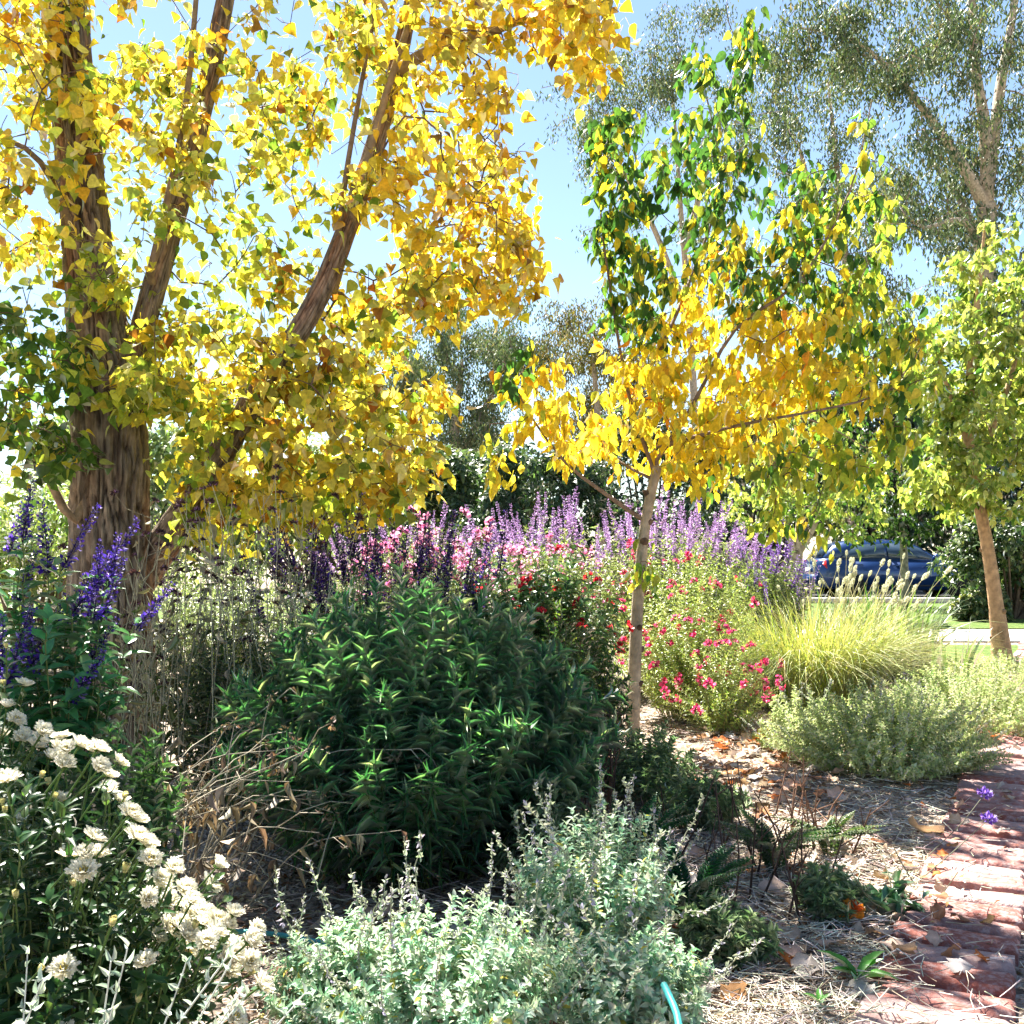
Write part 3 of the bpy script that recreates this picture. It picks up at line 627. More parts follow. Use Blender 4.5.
def bushy(name, label, px, d, w_, h_, pal, seed, leafL=.16, n=9000, cat='shrub', group=None, shape=2.2, zc=.55, T_=T_OVATE, mat=M_HERB, stemcol=(.12, .09, .06)):
    """rounded shrub or low-branched tree: real stems carrying lumps of leaves"""
    r = np.random.default_rng(seed); B = P(px, 0, d); B[2] = 0
    root = thing(name, label, cat, B, group)
    nl = 34; a = r.random(nl)*2*np.pi; q = np.sqrt(r.random(nl)); z = r.random(nl)**.7
    wz = np.sqrt(np.maximum(.08, 1-np.abs((z-zc*.6)/(1.05-zc*.6))**shape))
    c = B+np.stack([w_*q*np.cos(a)*wz, w_*.8*q*np.sin(a)*wz, h_*(.12+.8*z)], -1)
    S = np.stack([lerp(B+(c-B)*np.array((.12, .12, 0)), c, t)+np.array((0, 0, .12*h_))*math.sin(math.pi*t)*.3 for t in np.linspace(0, 1, 6)], 1)
    m = MB(); m.tubes(S, .02*h_*.6+.01, .006, 5, stemcol); m.build('stems', M_SMOOTHBARK, root, B)
    k = r.integers(0, nl, n); rad = .26*min(w_, h_)*r.uniform(.7, 1.3, nl)
    u = unit(n, r); pos = c[k]+u*(r.random((n, 1))**.4)*rad[k][:, None]; pos[:, 2] = np.maximum(pos[:, 2], .05)
    axis = u*.5+unit(n, r)*.7+np.array((0, 0, -.25)); nrm = u*.5+np.array((0, 0, .8))+unit(n, r)*.6; L = r.uniform(.7, 1.2, n)*leafL
    tone = (.8+.4*r.random(nl))[k][:, None]
    m = MB(); m.leaves(T_, pos, axis, nrm, L, L*.8, np.clip(pick(pal, n, r, .15)*tone, 0, .9)); m.build('foliage', mat, root, B)
    return root
DK = [(4, .04, .08, .035), (2, .065, .11, .05), (1, .12, .16, .07)]
MID = [(3, .09, .15, .06), (2, .14, .2, .08), (1, .24, .28, .12)]
PALE = [(3, .25, .32, .12), (3, .4, .45, .2), (1, .14, .22, .07)]
bushy('evergreen_tree', 'broad dark evergreen under the round-topped gum and above the pink flowers', 450, 31, 1.8, 4.2, MID, 51, .22, 8000, 'tree')
bushy('evergreen_tree', 'darkest evergreen directly behind the yellow low branch of the pear tree', 535, 29, 2.0, 4.2, DK, 52, .2, 8000, 'tree')
bushy('evergreen_tree', 'dark evergreen behind the pale pear trunk, over the lilac flower spires', 650, 30, 2.8, 5.4, DK, 53, .2, 8000, 'tree')
bushy('evergreen_tree', 'tall dark evergreen behind the small forked lime-green tree', 755, 33, 3.0, 6.6, MID, 54, .22, 8000, 'tree')
bushy('evergreen_tree', 'tall dark evergreen standing behind the bonnet of the blue car', 890, 33.5, 3.0, 7.5, DK, 55, .22, 12000, 'tree')
bushy('evergreen_tree', 'tall dark evergreen at the foot of the forked eucalyptus trunk', 1010, 31.5, 3.4, 7.0, DK, 56, .22, 12000, 'tree')
bushy('evergreen_tree', 'mid-green evergreen filling the gap under the blue sky between the two yellow trees', 494, 37, 3.2, 4.9, MID, 62, .24, 9000, 'tree')
bushy('evergreen_tree', 'wide mid-green tree behind the furrowed poplar trunk', 130, 30, 4.2, 5.0, PALE, 57, .24, 9000, 'tree')
bushy('evergreen_tree', 'wide pale tree behind the lowest yellow poplar leaves', 310, 32, 4., 4.4, PALE, 58, .24, 9000, 'tree')
bushy('garden_shrub', 'pale lime shrub seen between the poplar trunk and the dark purple spikes', 28, 9.5, .95, 1.75, [(3, .3, .4, .1), (3, .42, .48, .16), (1, .14, .24, .06)], 59, .06, 9000)
bushy('garden_shrub', 'dark low shrub behind the orange-brown trunk beside the paved path', 1012, 17.5, 1.15, 1.8, [(4, .04, .08, .025), (2, .08, .13, .04), (1, .3, .34, .14)], 60, .11, 8000)
bushy('garden_shrub', 'speckled low shrub covering the front end of the blue car', 978, 17., .42, .5, [(3, .05, .1, .03), (2, .14, .18, .06), (1.4, .4, .4, .2)], 61, .1, 5000)

# ------------------------------------------------------------------ the blue car
def car():
    B = np.array((9.8, 26.3, .02)); root = thing('parked_car', 'dark blue car parked on the road beyond the trees, its red tail lamp showing', 'car', B)
    M_PAINT = solid_mat('car paint', .28, .5, metallic=.3, var=.04, coat=.8, base=(.012, .045, .16)); M_GLASS = solid_mat('car glass', .08, .6, var=.05, base=(.03, .05, .075)); M_RUB = solid_mat('tyre rubber', .85, .2, var=.1, base=(.02, .02, .02))
    M_RIM = solid_mat('alloy', .35, .5, metallic=.8, var=.05, base=(.5, .5, .52)); M_RED = solid_mat('tail lamp', .2, .6, var=.05, base=(.55, .02, .015)); M_CLR = solid_mat('head lamp', .1, .8, var=.05, base=(.75, .77, .8)); M_TRIM = solid_mat('dark trim', .6, .3, var=.1, base=(.03, .03, .032)); M_PLATE = solid_mat('plate', .5, .3, var=.05, base=(.75, .75, .7))
    def loft(secs, mat, name, parent=root, capcol=(0, 0, 0)):
        m = MB(); V = np.array(secs); K, S = V.shape[:2]
        base = np.arange(K-1)[:,None]*S; j = np.arange(S); j2 = (j+1) % S
        f = np.stack([base+j, base+j2, base+S+j2, base+S+j], -1).reshape(-1, 4)
        m.add(V.reshape(-1, 3)+B, np.concatenate([f.ravel(), np.arange(S)[::-1], (K-1)*S+np.arange(S)]), [4]*len(f)+[S, S], capcol)
        return m.build(name, mat, parent, B)
    def ring(x, wb, zb, wt, zt, z1):
        # lower sill, flank, shoulder, deck
        half = [(wb*.9, zb), (wb, zb+.08), (wb*1.02, z1), (wt*1.0, zt-.06), (wt*.93, zt), (wt*.4, zt+.02)]
        return [(x, -y, z) for y, z in half]+[(x, y, z) for y, z in half[::-1]]
    xs = [(-2.16, .70, .42, .62, .86, .62), (-2.12, .80, .30, .72, .95, .66), (-1.9, .86, .24, .8, 1.0, .68), (-1.2, .9, .2, .86, .98, .66), (0, .91, .2, .87, .95, .62), (.85, .9, .2, .85, .93, .6), (1.4, .88, .22, .8, .88, .58), (1.85, .84, .24, .72, .8, .56), (2.1, .76, .3, .62, .7, .54), (2.18, .66, .38, .5, .6, .5)]
    body = loft([ring(*q) for q in xs], M_PAINT, 'body')
    cab = [(-2.0, .70, .98, .62, 1.04), (-1.75, .78, .96, .60, 1.3), (-1.35, .82, .95, .60, 1.43), (-.5, .83, .94, .62, 1.47), (.1, .83, .93, .61, 1.42), (.6, .82, .92, .6, 1.18), (1.0, .78, .9, .66, .94)]
    loft([[(x, -w0, z0), (x, -lerp(w0, w1, .7), lerp(z0, z1, .72)), (x, -w1*.93, z1), (x, w1*.93, z1), (x, lerp(w0, w1, .7), lerp(z0, z1, .72)), (x, w0, z0)] for x, w0, z0, w1, z1 in cab], M_PAINT, 'roof')
    def panel(name, pts, mat, parent=root, th=.012):
        pts = np.array(pts, float); nrm = np.cross(pts[1]-pts[0], pts[2]-pts[0]); nrm /= np.linalg.norm(nrm); k = len(pts)
        m = MB(); V = np.vstack([pts-nrm*th, pts+nrm*th])+B
        f = [tuple(range(k))[::-1], tuple(range(k, 2*k))]+[(i, (i+1) % k, k+(i+1) % k, k+i) for i in range(k)]
        m.add(V, np.concatenate([np.array(x) for x in f]), [len(x) for x in f], (0, 0, 0)); return m.build(name, mat, parent, B, smooth=False)
    for s in (-1, 1):
        panel('side_window', [(-1.62, s*.815, 1.0), (-.52, s*.85, 1.0), (-.52, s*.71, 1.36), (-1.2, s*.70, 1.33)], M_GLASS)
        panel('side_window', [(-.44, s*.85, 1.0), (.72, s*.845, .98), (.35, s*.735, 1.25), (-.02, s*.69, 1.36), (-.44, s*.71, 1.37)], M_GLASS)
        d = panel('door', [(-.46, s*.932, .34), (.82, s*.93, .34), (.84, s*.885, .88), (-.46, s*.895, .9)], M_PAINT, th=.006); panel('handle', [(-.36, s*.925, .8), (-.18, s*.925, .8), (-.18, s*.92, .835), (-.36, s*.92, .835)], M_PAINT, d, .02)
        d = panel('door', [(-1.35, s*.925, .4), (-.5, s*.932, .34), (-.5, s*.895, .9), (-1.35, s*.885, .92)], M_PAINT, th=.006); panel('handle', [(-1.28, s*.922, .82), (-1.1, s*.922, .82), (-1.1, s*.917, .855), (-1.28, s*.917, .855)], M_PAINT, d, .02)
        panel('tail_lamp', [(-2.15, s*.5, .74), (-2.11, s*.74, .74), (-1.96, s*.845, .76), (-1.98, s*.79, .93), (-2.13, s*.52, .92)], M_RED, th=.03)
        panel('headlight', [(2.02, s*.76, .58), (2.17, s*.52, .56), (2.12, s*.5, .66), (1.95, s*.70, .7)], M_CLR, th=.03)
        panel('mirror', [(.62, s*.9, .96), (.8, s*.9, .96), (.78, s*1.02, 1.08), (.64, s*1.02, 1.08)], M_PAINT, th=.04)
        for x in (-1.32, 1.36):
            c = B+np.array((x, s*.80, .32)); m = MB(); tube_one(m, [c+np.array((0, -s*.1, 0)), c+np.array((0, s*.105, 0)), c+np.array((0, s*.115, 0))], np.array([.32, .32, .29]), 28, np.array((.02, .02, .02)))
            wh = m.build('tyre', M_RUB, root, B)
            m = MB(); tube_one(m, [c+np.array((0, s*.10, 0)), c+np.array((0, s*.122, 0))], np.array([.05, .05]), 12, np.array((.5, .5, .5)))
            for k in range(5):
                a = k*2*math.pi/5; m.tubes(np.array([[c+np.array((0, s*.118, 0)), c+np.array((math.cos(a)*.23, s*.118, math.sin(a)*.23))]]), .03, .022, 6, (.5, .5, .5))
            t = np.linspace(0, 2*math.pi, 25); m.tubes(np.array([np.stack([c[0]+.23*np.cos(t), np.full(25, c[1]+s*.116), c[2]+.23*np.sin(t)], -1)]), .018, .018, 6, (.5, .5, .5)); m.build('rim', M_RIM, wh, (0, 0, 0))
    panel('rear_window', [(-2.01, -.58, 1.06), (-2.01, .58, 1.06), (-1.74, .5, 1.34), (-1.74, -.5, 1.34)], M_GLASS)
    panel('windscreen', [(.98, -.62, .97), (.98, .62, .97), (.2, .52, 1.4), (.2, -.52, 1.4)], M_GLASS)
    panel('bumper', [(-2.2, -.72, .36), (-2.2, .72, .36), (-2.17, .72, .58), (-2.17, -.72, .58)], M_PAINT, th=.03)
    panel('number_plate', [(-2.2, -.2, .64), (-2.2, .2, .64), (-2.19, .2, .75), (-2.19, -.2, .75)], M_PLATE)
    panel('side_trim', [(-1.0, -.945, .3), (.98, -.945, .3), (.98, -.945, .34), (-1.0, -.945, .34)], M_TRIM)
car()

# ------------------------------------------------------------------ herbaceous plants
def herb(name, label, cat, c, rx, ry, h, n, T_, ll, lw, nl, pal, seed, s0=.3, dome=.6, tmin=.15, ang=(35, 75), mat=M_HERB, stem_r=.004, stem_col=(.12, .16, .05), jh=.18, base_col=None, arch=.35, pair=2, group=None, droop=.0, taper=.55, rot=0.0, K=8):
    r = np.random.default_rng(seed); c = np.array((c[0], c[1], 0.)); root = thing(name, label, cat, c, group)
    a = r.random(n)*2*np.pi; q = np.sqrt(r.random(n)); A, Bq = q*np.cos(a), q*np.sin(a)
    ox, oy = rx*A, ry*Bq; ca, sa = math.cos(rot), math.sin(rot); off = np.stack([ox*ca-oy*sa, ox*sa+oy*ca, np.zeros(n)], -1)
    tip = c+off; tip[:, 2] = h*(1-dome*q**2.4)*(1+r.uniform(-jh, jh*.4, n)); base = c+off*s0+r.normal(0, .02, (n, 3))*np.array((1, 1, 0))
    t = np.linspace(0, 1, K)[None, :, None]
    ctrl = base+(tip-base)*np.array((arch, arch, 0))[None]; ctrl[:, 2] = tip[:, 2]*.72
    S = (1-t)**2*base[:, None]+2*t*(1-t)*ctrl[:, None]+t*t*tip[:, None]
    wob = r.normal(0, .017*h, (n, K, 3)); wob[:, 0] = 0; S = S+np.cumsum(wob, 1)*.6; S[..., 2] = np.maximum(S[..., 2], .005)
    m = MB(); m.tubes(S, stem_r, stem_r*.45, 3, stem_col); m.build('stems', M_STEM, root, c)
    m = MB(); pos, tan, rad, tt, si = stem_points(S, nl, tmin, pair, r)
    th = np.radians(lerp(ang[1], ang[0], tt)+r.normal(0, 15, len(tt)))[:, None]
    axis = tan*np.cos(th)+rad*np.sin(th)+np.array((0, 0, -droop)); nrm = tan*np.sin(th)-rad*np.cos(th)+r.normal(0, .15, axis.shape)
    L = ll*(1-taper*np.abs(tt-.55)*1.2*(tt > .55))*r.uniform(.7, 1.15, len(tt))
    col = pick(pal, len(tt), r, .13)*(.88+.24*r.random(n))[si][:, None]
    m.leaves(T_, pos, axis, nrm, L, L*lw, np.clip(col, .004, .92)); m.build('foliage', mat, root, c)
    return root, S, c, r
def stem_points(S, nl, tmin, pair, r):
    n, K = S.shape[:2]; nk = max(1, nl//pair)
    tj = (tmin+(1-tmin)*(np.linspace(0, 1, nk)**.85))[None, :]+r.normal(0, .01, (n, nk)); tj = np.clip(tj, 0, .999)
    i = np.minimum((tj*(K-1)).astype(int), K-2); u = (tj*(K-1)-i)[..., None]; I = np.arange(n)[:, None]
    p = S[I, i]*(1-u)+S[I, i+1]*u; tn = S[I, i+1]-S[I, i]; tn /= np.maximum(np.linalg.norm(tn, axis=2, keepdims=True), 1e-9)
    ref = np.where(np.abs(tn[..., 2:]) > .85, np.array((1., 0, 0)), np.array((0, 0, 1.))); x = np.cross(tn, ref); x /= np.maximum(np.linalg.norm(x, axis=2, keepdims=True), 1e-9); y = np.cross(tn, x)
    ph = (np.arange(nk)*(math.pi/2 if pair == 2 else 2.4))[None, :]+r.random((n, 1))*6.28
    out = [], [], [], [], []
    for k in range(pair):
        f = ph+k*2*math.pi/pair+r.normal(0, .25, (n, nk)); rd = x*np.cos(f)[..., None]+y*np.sin(f)[..., None]
        for o, v in zip(out, (p.reshape(-1, 3), tn.reshape(-1, 3), rd.reshape(-1, 3), tj.ravel(), np.repeat(np.arange(n), nk))): o.append(v)
    return [np.concatenate(o) for o in out]
def floating(me_builder, nvar, name, mat, seed):
    """a few flower meshes made once at the origin; parts copied from them share their data"""
    out = []
    for k in range(nvar):
        m = MB(); me_builder(m, np.random.default_rng(seed+k)); out.append(m.build(name, mat)); 
    for o in out: C.objects.unlink(o)
    return out
def aim(v, roll=0):
    return Vector(v).to_track_quat('Z', 'Y').to_euler()
def put(protos, root, c, pts, dirs, r, sc=(.8, 1.2)):
    for p, d in zip(pts, dirs):
        share(protos[r.integers(len(protos))], root, tuple(np.asarray(p)-c), aim(d), float(r.uniform(*sc)))
def spike(L, rad, pal, calyx, whorls=11, per=7, pl=.022, gap=1.0):
    def f(m, r):
        z = np.linspace(0, L, 7); tube_one(m, np.stack([r.normal(0, .004, 7).cumsum()*.5, r.normal(0, .004, 7).cumsum()*.5, z], -1), np.linspace(.0028, .0012, 7), 4, np.array(calyx)*.8)
        zz = np.repeat(np.linspace(.04, .98, whorls)*L, per)+r.normal(0, .004*gap, whorls*per); n = len(zz); a = r.random(n)*6.28
        k = 1-.55*(zz/L); rad_ = np.stack([np.cos(a), np.sin(a), np.zeros(n)], -1)
        p = np.stack([np.zeros(n), np.zeros(n), zz], -1)+rad_*.003; ax_ = rad_+np.array((0, 0, .75))+r.normal(0, .25, (n, 3)); Lc = rad*k*r.uniform(.7, 1.2, n)
        m.leaves(T_TINY, p, ax_, r.normal(0, .3, (n, 3))+np.array((0, 0, 1.)), Lc, Lc*.55, pick([(1, *calyx)], n, r, .2))
        s_ = r.random(n) < .7; q = p[s_]+ax_[s_]*(.55*Lc[s_])[:, None]; ns = s_.sum()
        m.leaves(T_TINY, q, ax_[s_]+r.normal(0, .4, (ns, 3)), r.normal(0, 1, (ns, 3)), pl*k[s_]*r.uniform(.6, 1.2, ns), pl*k[s_]*.7, pick(pal, ns, r, .2))
    return f
def blossom(size, pal, cal, n=(3, 6)):
    """loose small cluster of two-lipped flowers"""
    def f(m, r):
        k = r.integers(*n)
        for q in range(k):
            d = unit(1, r)[0]; d[2] = abs(d[2])*.4+.1; b = np.array((0, 0, r.uniform(-.8, .6)*size)); e = b+d*size*.55
            tube_one(m, [b, (b+e)/2+np.array((0, 0, .05*size)), e], np.array([.10, .12, .16])*size, 5, np.array(cal))
            a = np.linspace(0, 6.28, 6)[:5]+r.random(); x = np.cross(d, (0, 0, 1.)); x /= np.linalg.norm(x); y = np.cross(x, d)
            ax_ = d*.45+x*np.cos(a)[:, None]+y*np.sin(a)[:, None]+np.array((0, 0, -.25)); L = size*r.uniform(.45, .8, 5)
            m.leaves(T_PETAL, np.tile(e, (5, 1)), ax_, np.tile(d, (5, 1))+r.normal(0, .2, (5, 3)), L, L*.95, pick(pal, 5, r, .12))
    return f
def outer(S, count, r, zmin=0, towards=None):
    """indices of stems whose tips carry a flower"""
    ok = np.where(S[:, -1, 2] > zmin)[0]; return r.choice(ok, min(count, len(ok)), replace=False)
def crown_dirs(S, i, up=.5, r=None, jit=.15):
    d = S[i, -1]-S[i, -2]; d /= np.linalg.norm(d, axis=1, keepdims=True); return d+np.array((0, 0, up))+r.normal(0, jit, d.shape)

def g(px, py): # ground point under a pixel
    d = CAMH*1024/(py-HOR); return ((px-512)/1024*d, d)
def at(px, d): return ((px-512)/1024*d, d)

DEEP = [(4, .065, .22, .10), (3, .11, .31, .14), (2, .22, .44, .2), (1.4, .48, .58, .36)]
# the big dark leafy bush in the middle
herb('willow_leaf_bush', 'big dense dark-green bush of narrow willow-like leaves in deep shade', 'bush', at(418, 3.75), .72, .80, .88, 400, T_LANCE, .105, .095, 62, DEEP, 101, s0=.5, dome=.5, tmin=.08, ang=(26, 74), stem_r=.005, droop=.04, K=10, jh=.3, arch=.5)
# feathery lower bush between it and the pear
herb('feathery_bush', 'wispy mid-green bush with fine leaves at the foot of the pale pear trunk', 'bush', at(560, 4.9), .36, .36, .74, 170, T_LANCE, .055, .16, 60, [(3, .06, .14, .04), (2, .12, .2, .05), (1, .25, .3, .08)], 102, s0=.3, dome=.45, ang=(30, 70), stem_col=(.16, .08, .05), jh=.3)
# red-flowered salvia with broad leaves
R_red = floating(blossom(.03, [(3, .70, .03, .05), (1, .8, .08, .1)], (.22, .02, .03)), 3, 'flower', M_PETAL, 1)
root, S, c, r = herb('red_salvia', 'tall broad-leaved salvia with scattered scarlet flowers above the dark willow-leaf bush', 'salvia', at(530, 5.4), .5, .35, 1.1, 150, T_OVATE, .085, .62, 26, [(3, .035, .11, .03), (2, .07, .16, .04), (1, .22, .3, .07)], 103, s0=.45, dome=.35, ang=(45, 80), droop=.2)
i = outer(S, 20, r, .5); put(R_red, root, c, S[i, -1]+r.normal(0, .02, (len(i), 3)), crown_dirs(S, i, .4, r), r)
root, S, c, r = herb('red_salvia', 'small salvia with crimson flowers beside the pale pear trunk, nearer than the pink ones', 'salvia', at(582, 5.6), .26, .25, .95, 60, T_OVATE, .06, .55, 24, [(3, .06, .15, .03), (2, .16, .25, .06)], 104, s0=.4, dome=.5, ang=(45, 80), droop=.1)
i = outer(S, 9, r, .3); put(R_red, root, c, S[i, -1], crown_dirs(S, i, .3, r), r)
# pink salvias in the sun
R_pink = floating(blossom(.031, [(3, .80, .06, .22), (2, .82, .14, .30), (1, .7, .04, .08)], (.30, .04, .1)), 4, 'flower', M_PETAL, 20)
R_rose = floating(blossom(.04, [(3, .78, .34, .54), (2, .84, .54, .70), (1, .7, .16, .36)], (.3, .08, .15)), 3, 'flower', M_PETAL, 30)
LG = [(3, .36, .44, .12), (2, .50, .54, .2), (1, .17, .27, .06)]
root, S, c, r = herb('pink_salvia', 'sunlit lime-leaved salvia dotted with hot-pink flowers behind the pale pear trunk', 'salvia', at(690, 6.9), .62, .55, .92, 260, T_OVATE, .04, .5, 40, LG, 105, s0=.3, dome=.5, ang=(40, 75), jh=.4, stem_r=.0028, stem_col=(.4, .38, .16))
i = outer(S, 58, r, .15); put(R_pink, root, c, S[i, -1]+r.normal(0, .03, (len(i), 3)), crown_dirs(S, i, .2, r, .3), r)
root, S, c, r = herb('pink_salvia', 'low arching salvia with cerise flowers spilling toward the brown leaf litter', 'salvia', at(720, 6.3), .38, .33, .56, 120, T_OVATE, .034, .45, 34, LG, 106, s0=.25, dome=.6, ang=(40, 75), jh=.4, stem_r=.0026, stem_col=(.42, .4, .16), arch=.2)
i = outer(S, 40, r, .1); put(R_pink, root, c, S[i, -1]+r.normal(0, .03, (len(i), 3)), crown_dirs(S, i, .1, r, .3), r)
root, S, c, r = herb('pink_salvia', 'upright bright-leaved salvia with a few crimson-pink flowers under the lilac spires', 'salvia', at(675, 8.2), .75, .5, 1.2, 240, T_OVATE, .05, .5, 36, LG, 107, s0=.4, dome=.3, ang=(40, 75), jh=.25)
i = outer(S, 24, r, .6); put(R_pink, root, c, S[i, -1]+r.normal(0, .03, (len(i), 3)), crown_dirs(S, i, .2, r, .3), r)
root, S, c, r = herb('rose_salvia', 'rose-pink flowered salvia behind the dark spikes and left of the lilac spires'.replace(' and left of', ' beside'), 'salvia', at(440, 7.6), .75, .5, 1.28, 210, T_OVATE, .05, .5, 32, [(3, .2, .3, .08), (2, .32, .38, .14), (2, .09, .16, .04)], 108, s0=.4, dome=.3, ang=(40, 75), jh=.25)
i = outer(S, 95, r, .5); put(R_rose, root, c, S[i, -1]+r.normal(0, .03, (len(i), 3)), crown_dirs(S, i, .3, r, .3), r, (.9, 1.5))
root, S, c, r = herb('rose_salvia', 'pale pink salvia in front of the lilac spires and over the scarlet flowers', 'salvia', at(555, 8.2), .6, .4, 1.2, 160, T_OVATE, .05, .5, 30, LG, 109, s0=.4, dome=.3, ang=(40, 75), jh=.3)
i = outer(S, 45, r, .5); put(R_rose, root, c, S[i, -1]+r.normal(0, .03, (len(i), 3)), crown_dirs(S, i, .3, r, .3), r, (.8, 1.3))
# lilac and purple spires
R_lil = floating(spike(.34, .020, [(3, .56, .34, .70), (2, .66, .44, .74), (1, .42, .22, .6)], (.44, .28, .5), 15, 7, .02), 4, 'flower_spike', M_PETAL, 40)
R_vio = floating(spike(.30, .020, [(3, .22, .10, .46), (2, .34, .18, .58)], (.20, .12, .32), 14, 7, .02), 3, 'flower_spike', M_PETAL, 50)
R_drk = floating(spike(.30, .021, [(3, .05, .025, .2), (2, .10, .04, .3), (.7, .3, .2, .45)], (.035, .02, .07), 13, 8, .022), 4, 'flower_spike', M_PETAL, 60)
SG = [(3, .28, .34, .15), (2, .4, .44, .22), (1, .12, .2, .06)]
for lab, px, d, rx, h, nf, seed, pr in (
    ('lilac-spired sage behind the pear trunk, under its yellow leaves', 655, 9.3, .95, 1.34, 95, 111, R_lil),
    ('lilac-spired sage showing between the rose-pink salvia and the low pear branch', 545, 9.2, .8, 1.3, 90, 112, R_lil),
    ('pale lilac sage behind the rose-pink salvia, beneath the dark evergreens', 420, 9.6, .9, 1.22, 80, 113, R_lil),
    ('violet-spired sage beside the twin pale trunks of the small forked tree', 762, 8.9, .42, 1.06, 48, 114, R_vio),
    ('lilac-spired sage under the hanging green pear leaves', 712, 9.8, .5, 1.26, 50, 115, R_lil)):
    root, S, c, r = herb('purple_sage', lab, 'sage', at(px, d), rx, .55, h, 150, T_LANCE, .08, .22, 26, SG, seed, s0=.5, dome=.28, ang=(35, 80), jh=.22, droop=.15)
    i = outer(S, nf, r, .4); put(pr, root, c, S[i, -1]-np.array((0, 0, .04)), crown_dirs(S, i, .7, r, .22), r)
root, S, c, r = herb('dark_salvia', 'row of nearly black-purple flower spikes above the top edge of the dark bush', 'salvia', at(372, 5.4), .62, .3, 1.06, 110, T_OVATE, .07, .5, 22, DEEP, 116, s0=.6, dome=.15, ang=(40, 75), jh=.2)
i = outer(S, 72, r, .4); put(R_drk, root, c, S[i, -1]-np.array((0, 0, .02)), crown_dirs(S, i, 1.1, r, .16), r, (.8, 1.25))
# indigo salvia in front of the trunk
IND = floating(spike(.27, .024, [(3, .06, .03, .34), (2, .12, .06, .46), (1, .36, .26, .62)], (.035, .02, .12), 13, 9, .026), 5, 'flower_spike', M_PETAL, 70)
BRL = [(3, .06, .22, .08), (2, .09, .28, .1), (1, .2, .4, .14)]
root, S, c, r = herb('indigo_salvia', 'indigo-flowered salvia with large soft green leaves in front of the furrowed trunk', 'salvia', at(40, 3.0), .26, .24, 1.0, 60, T_OVATE, .085, .62, 26, BRL, 117, s0=.5, dome=.2, ang=(45, 85), droop=.3, jh=.25)
i = outer(S, 22, r, .4); pp = S[i, -1]-np.array((0, 0, .03)); dr = crown_dirs(S, i, .5, r, .35)+np.array((.45, 0, 0)); put(IND, root, c, pp, dr, r, (.6, 1.0))
root, S, c, r = herb('indigo_salvia', 'few indigo spikes leaning in at the edge beside the green poplar leaves', 'salvia', at(-20, 3.1), .2, .2, 1.3, 16, T_OVATE, .07, .6, 22, BRL, 118, s0=.5, dome=.2, ang=(45, 85), droop=.3, jh=.2)
i = outer(S, 6, r, .4); put(IND, root, c, S[i, -1], crown_dirs(S, i, .4, r, .25)+np.array((.5, 0, 0)), r, (.7, 1.))
root, S, c, r = herb('leafy_herb', 'small fresh green leafy stems behind the white mums and under the indigo spikes', 'herb', at(120, 2.75), .2, .18, .62, 40, T_LANCE, .06, .22, 32, [(3, .06, .16, .05), (2, .12, .24, .08)], 119, s0=.4, dome=.4)

# tall dried verbena with dark heads
def head(m, r):
    n = 46; u = unit(n, r); u[:, 2] = np.abs(u[:, 2])*.8; L = r.uniform(.010, .018, n)
    m.leaves(T_TINY, u*.006, u, unit(n, r), L, L*.45, pick([(4, .07, .04, .05), (2, .13, .08, .07), (.6, .35, .2, .4)], n, r, .2))
R_head = floating(head, 4, 'flower_head', M_LITTER, 80)
def phead(m, r):
    n = 60; u = unit(n, r); u[:, 2] = np.abs(u[:, 2])*.9; L = r.uniform(.012, .02, n)
    m.leaves(T_TINY, u*.008, u, unit(n, r), L, L*.6, pick([(4, .2, .1, .5), (2, .34, .2, .62), (1, .1, .05, .25)], n, r, .2))
R_ph = floating(phead, 3, 'flower_head', M_PETAL, 85)
def verbena(label, px, d, rx, ry, h, n, seed, nh, col, protos=R_head, jh=.35, leaf=6):
    r = np.random.default_rng(seed); c = np.array((*at(px, d), 0.)); root = thing('tall_verbena', label, 'verbena', c)
    m, lm = MB(), MB(); tips, dirs = [], []
    for k in range(n):
        b = c+np.array((r.uniform(-1, 1)*rx*.6, r.uniform(-1, 1)*ry, 0)); hh = h*(1+r.uniform(-jh, .1)); lean = np.array((r.normal(0, .14), r.normal(0, .1), 0))*hh
        q = spline([b, b+lean*.3+np.array((0, 0, hh*.4)), b+lean*.65+np.array((0, 0, hh*.75)), b+lean+np.array((0, 0, hh))], .08); cc = np.array(col)*r.uniform(.6, 1.25)
        tube_one(m, q, np.linspace(.0027, .0013, len(q)), 4, cc); tips.append(q[-1]); dirs.append(q[-1]-q[-2])
        for f in range(r.integers(2, 5)):
            i = int(len(q)*r.uniform(.5, .9)); e = q[i]+np.array((r.normal(0, .09), r.normal(0, .07), r.uniform(.08, .26))); mid = q[i]+(e-q[i])*.5+np.array(((e-q[i])[0]*.2, (e-q[i])[1]*.2, -.01))
            tube_one(m, [q[i], mid, e], np.array([.002, .0017, .0013]), 3, cc); tips.append(e); dirs.append(e-mid)
        i = r.integers(0, len(q), leaf); lp = q[i]; L = r.uniform(.03, .09, leaf); lm.leaves(T_LANCE, lp, unit(leaf, r)+np.array((0, 0, -.2)), unit(leaf, r), L, L*.16, pick([(3, .3, .28, .16), (2, .12, .18, .06), (1, .5, .45, .3)], leaf, r, .15))
    m.build('stems', M_DRY, root, c); lm.build('leaves', M_LITTER, root, c)
    k = r.choice(len(tips), min(nh, len(tips)), replace=False); put(protos, root, c, np.array(tips)[k], np.array(dirs)[k], r, (.7, 1.3))
verbena('thicket of straw-coloured verbena stems with dark seed heads beside the poplar trunk', 230, 4.4, .55, .35, 1.28, 46, 121, 90, (.42, .40, .26))
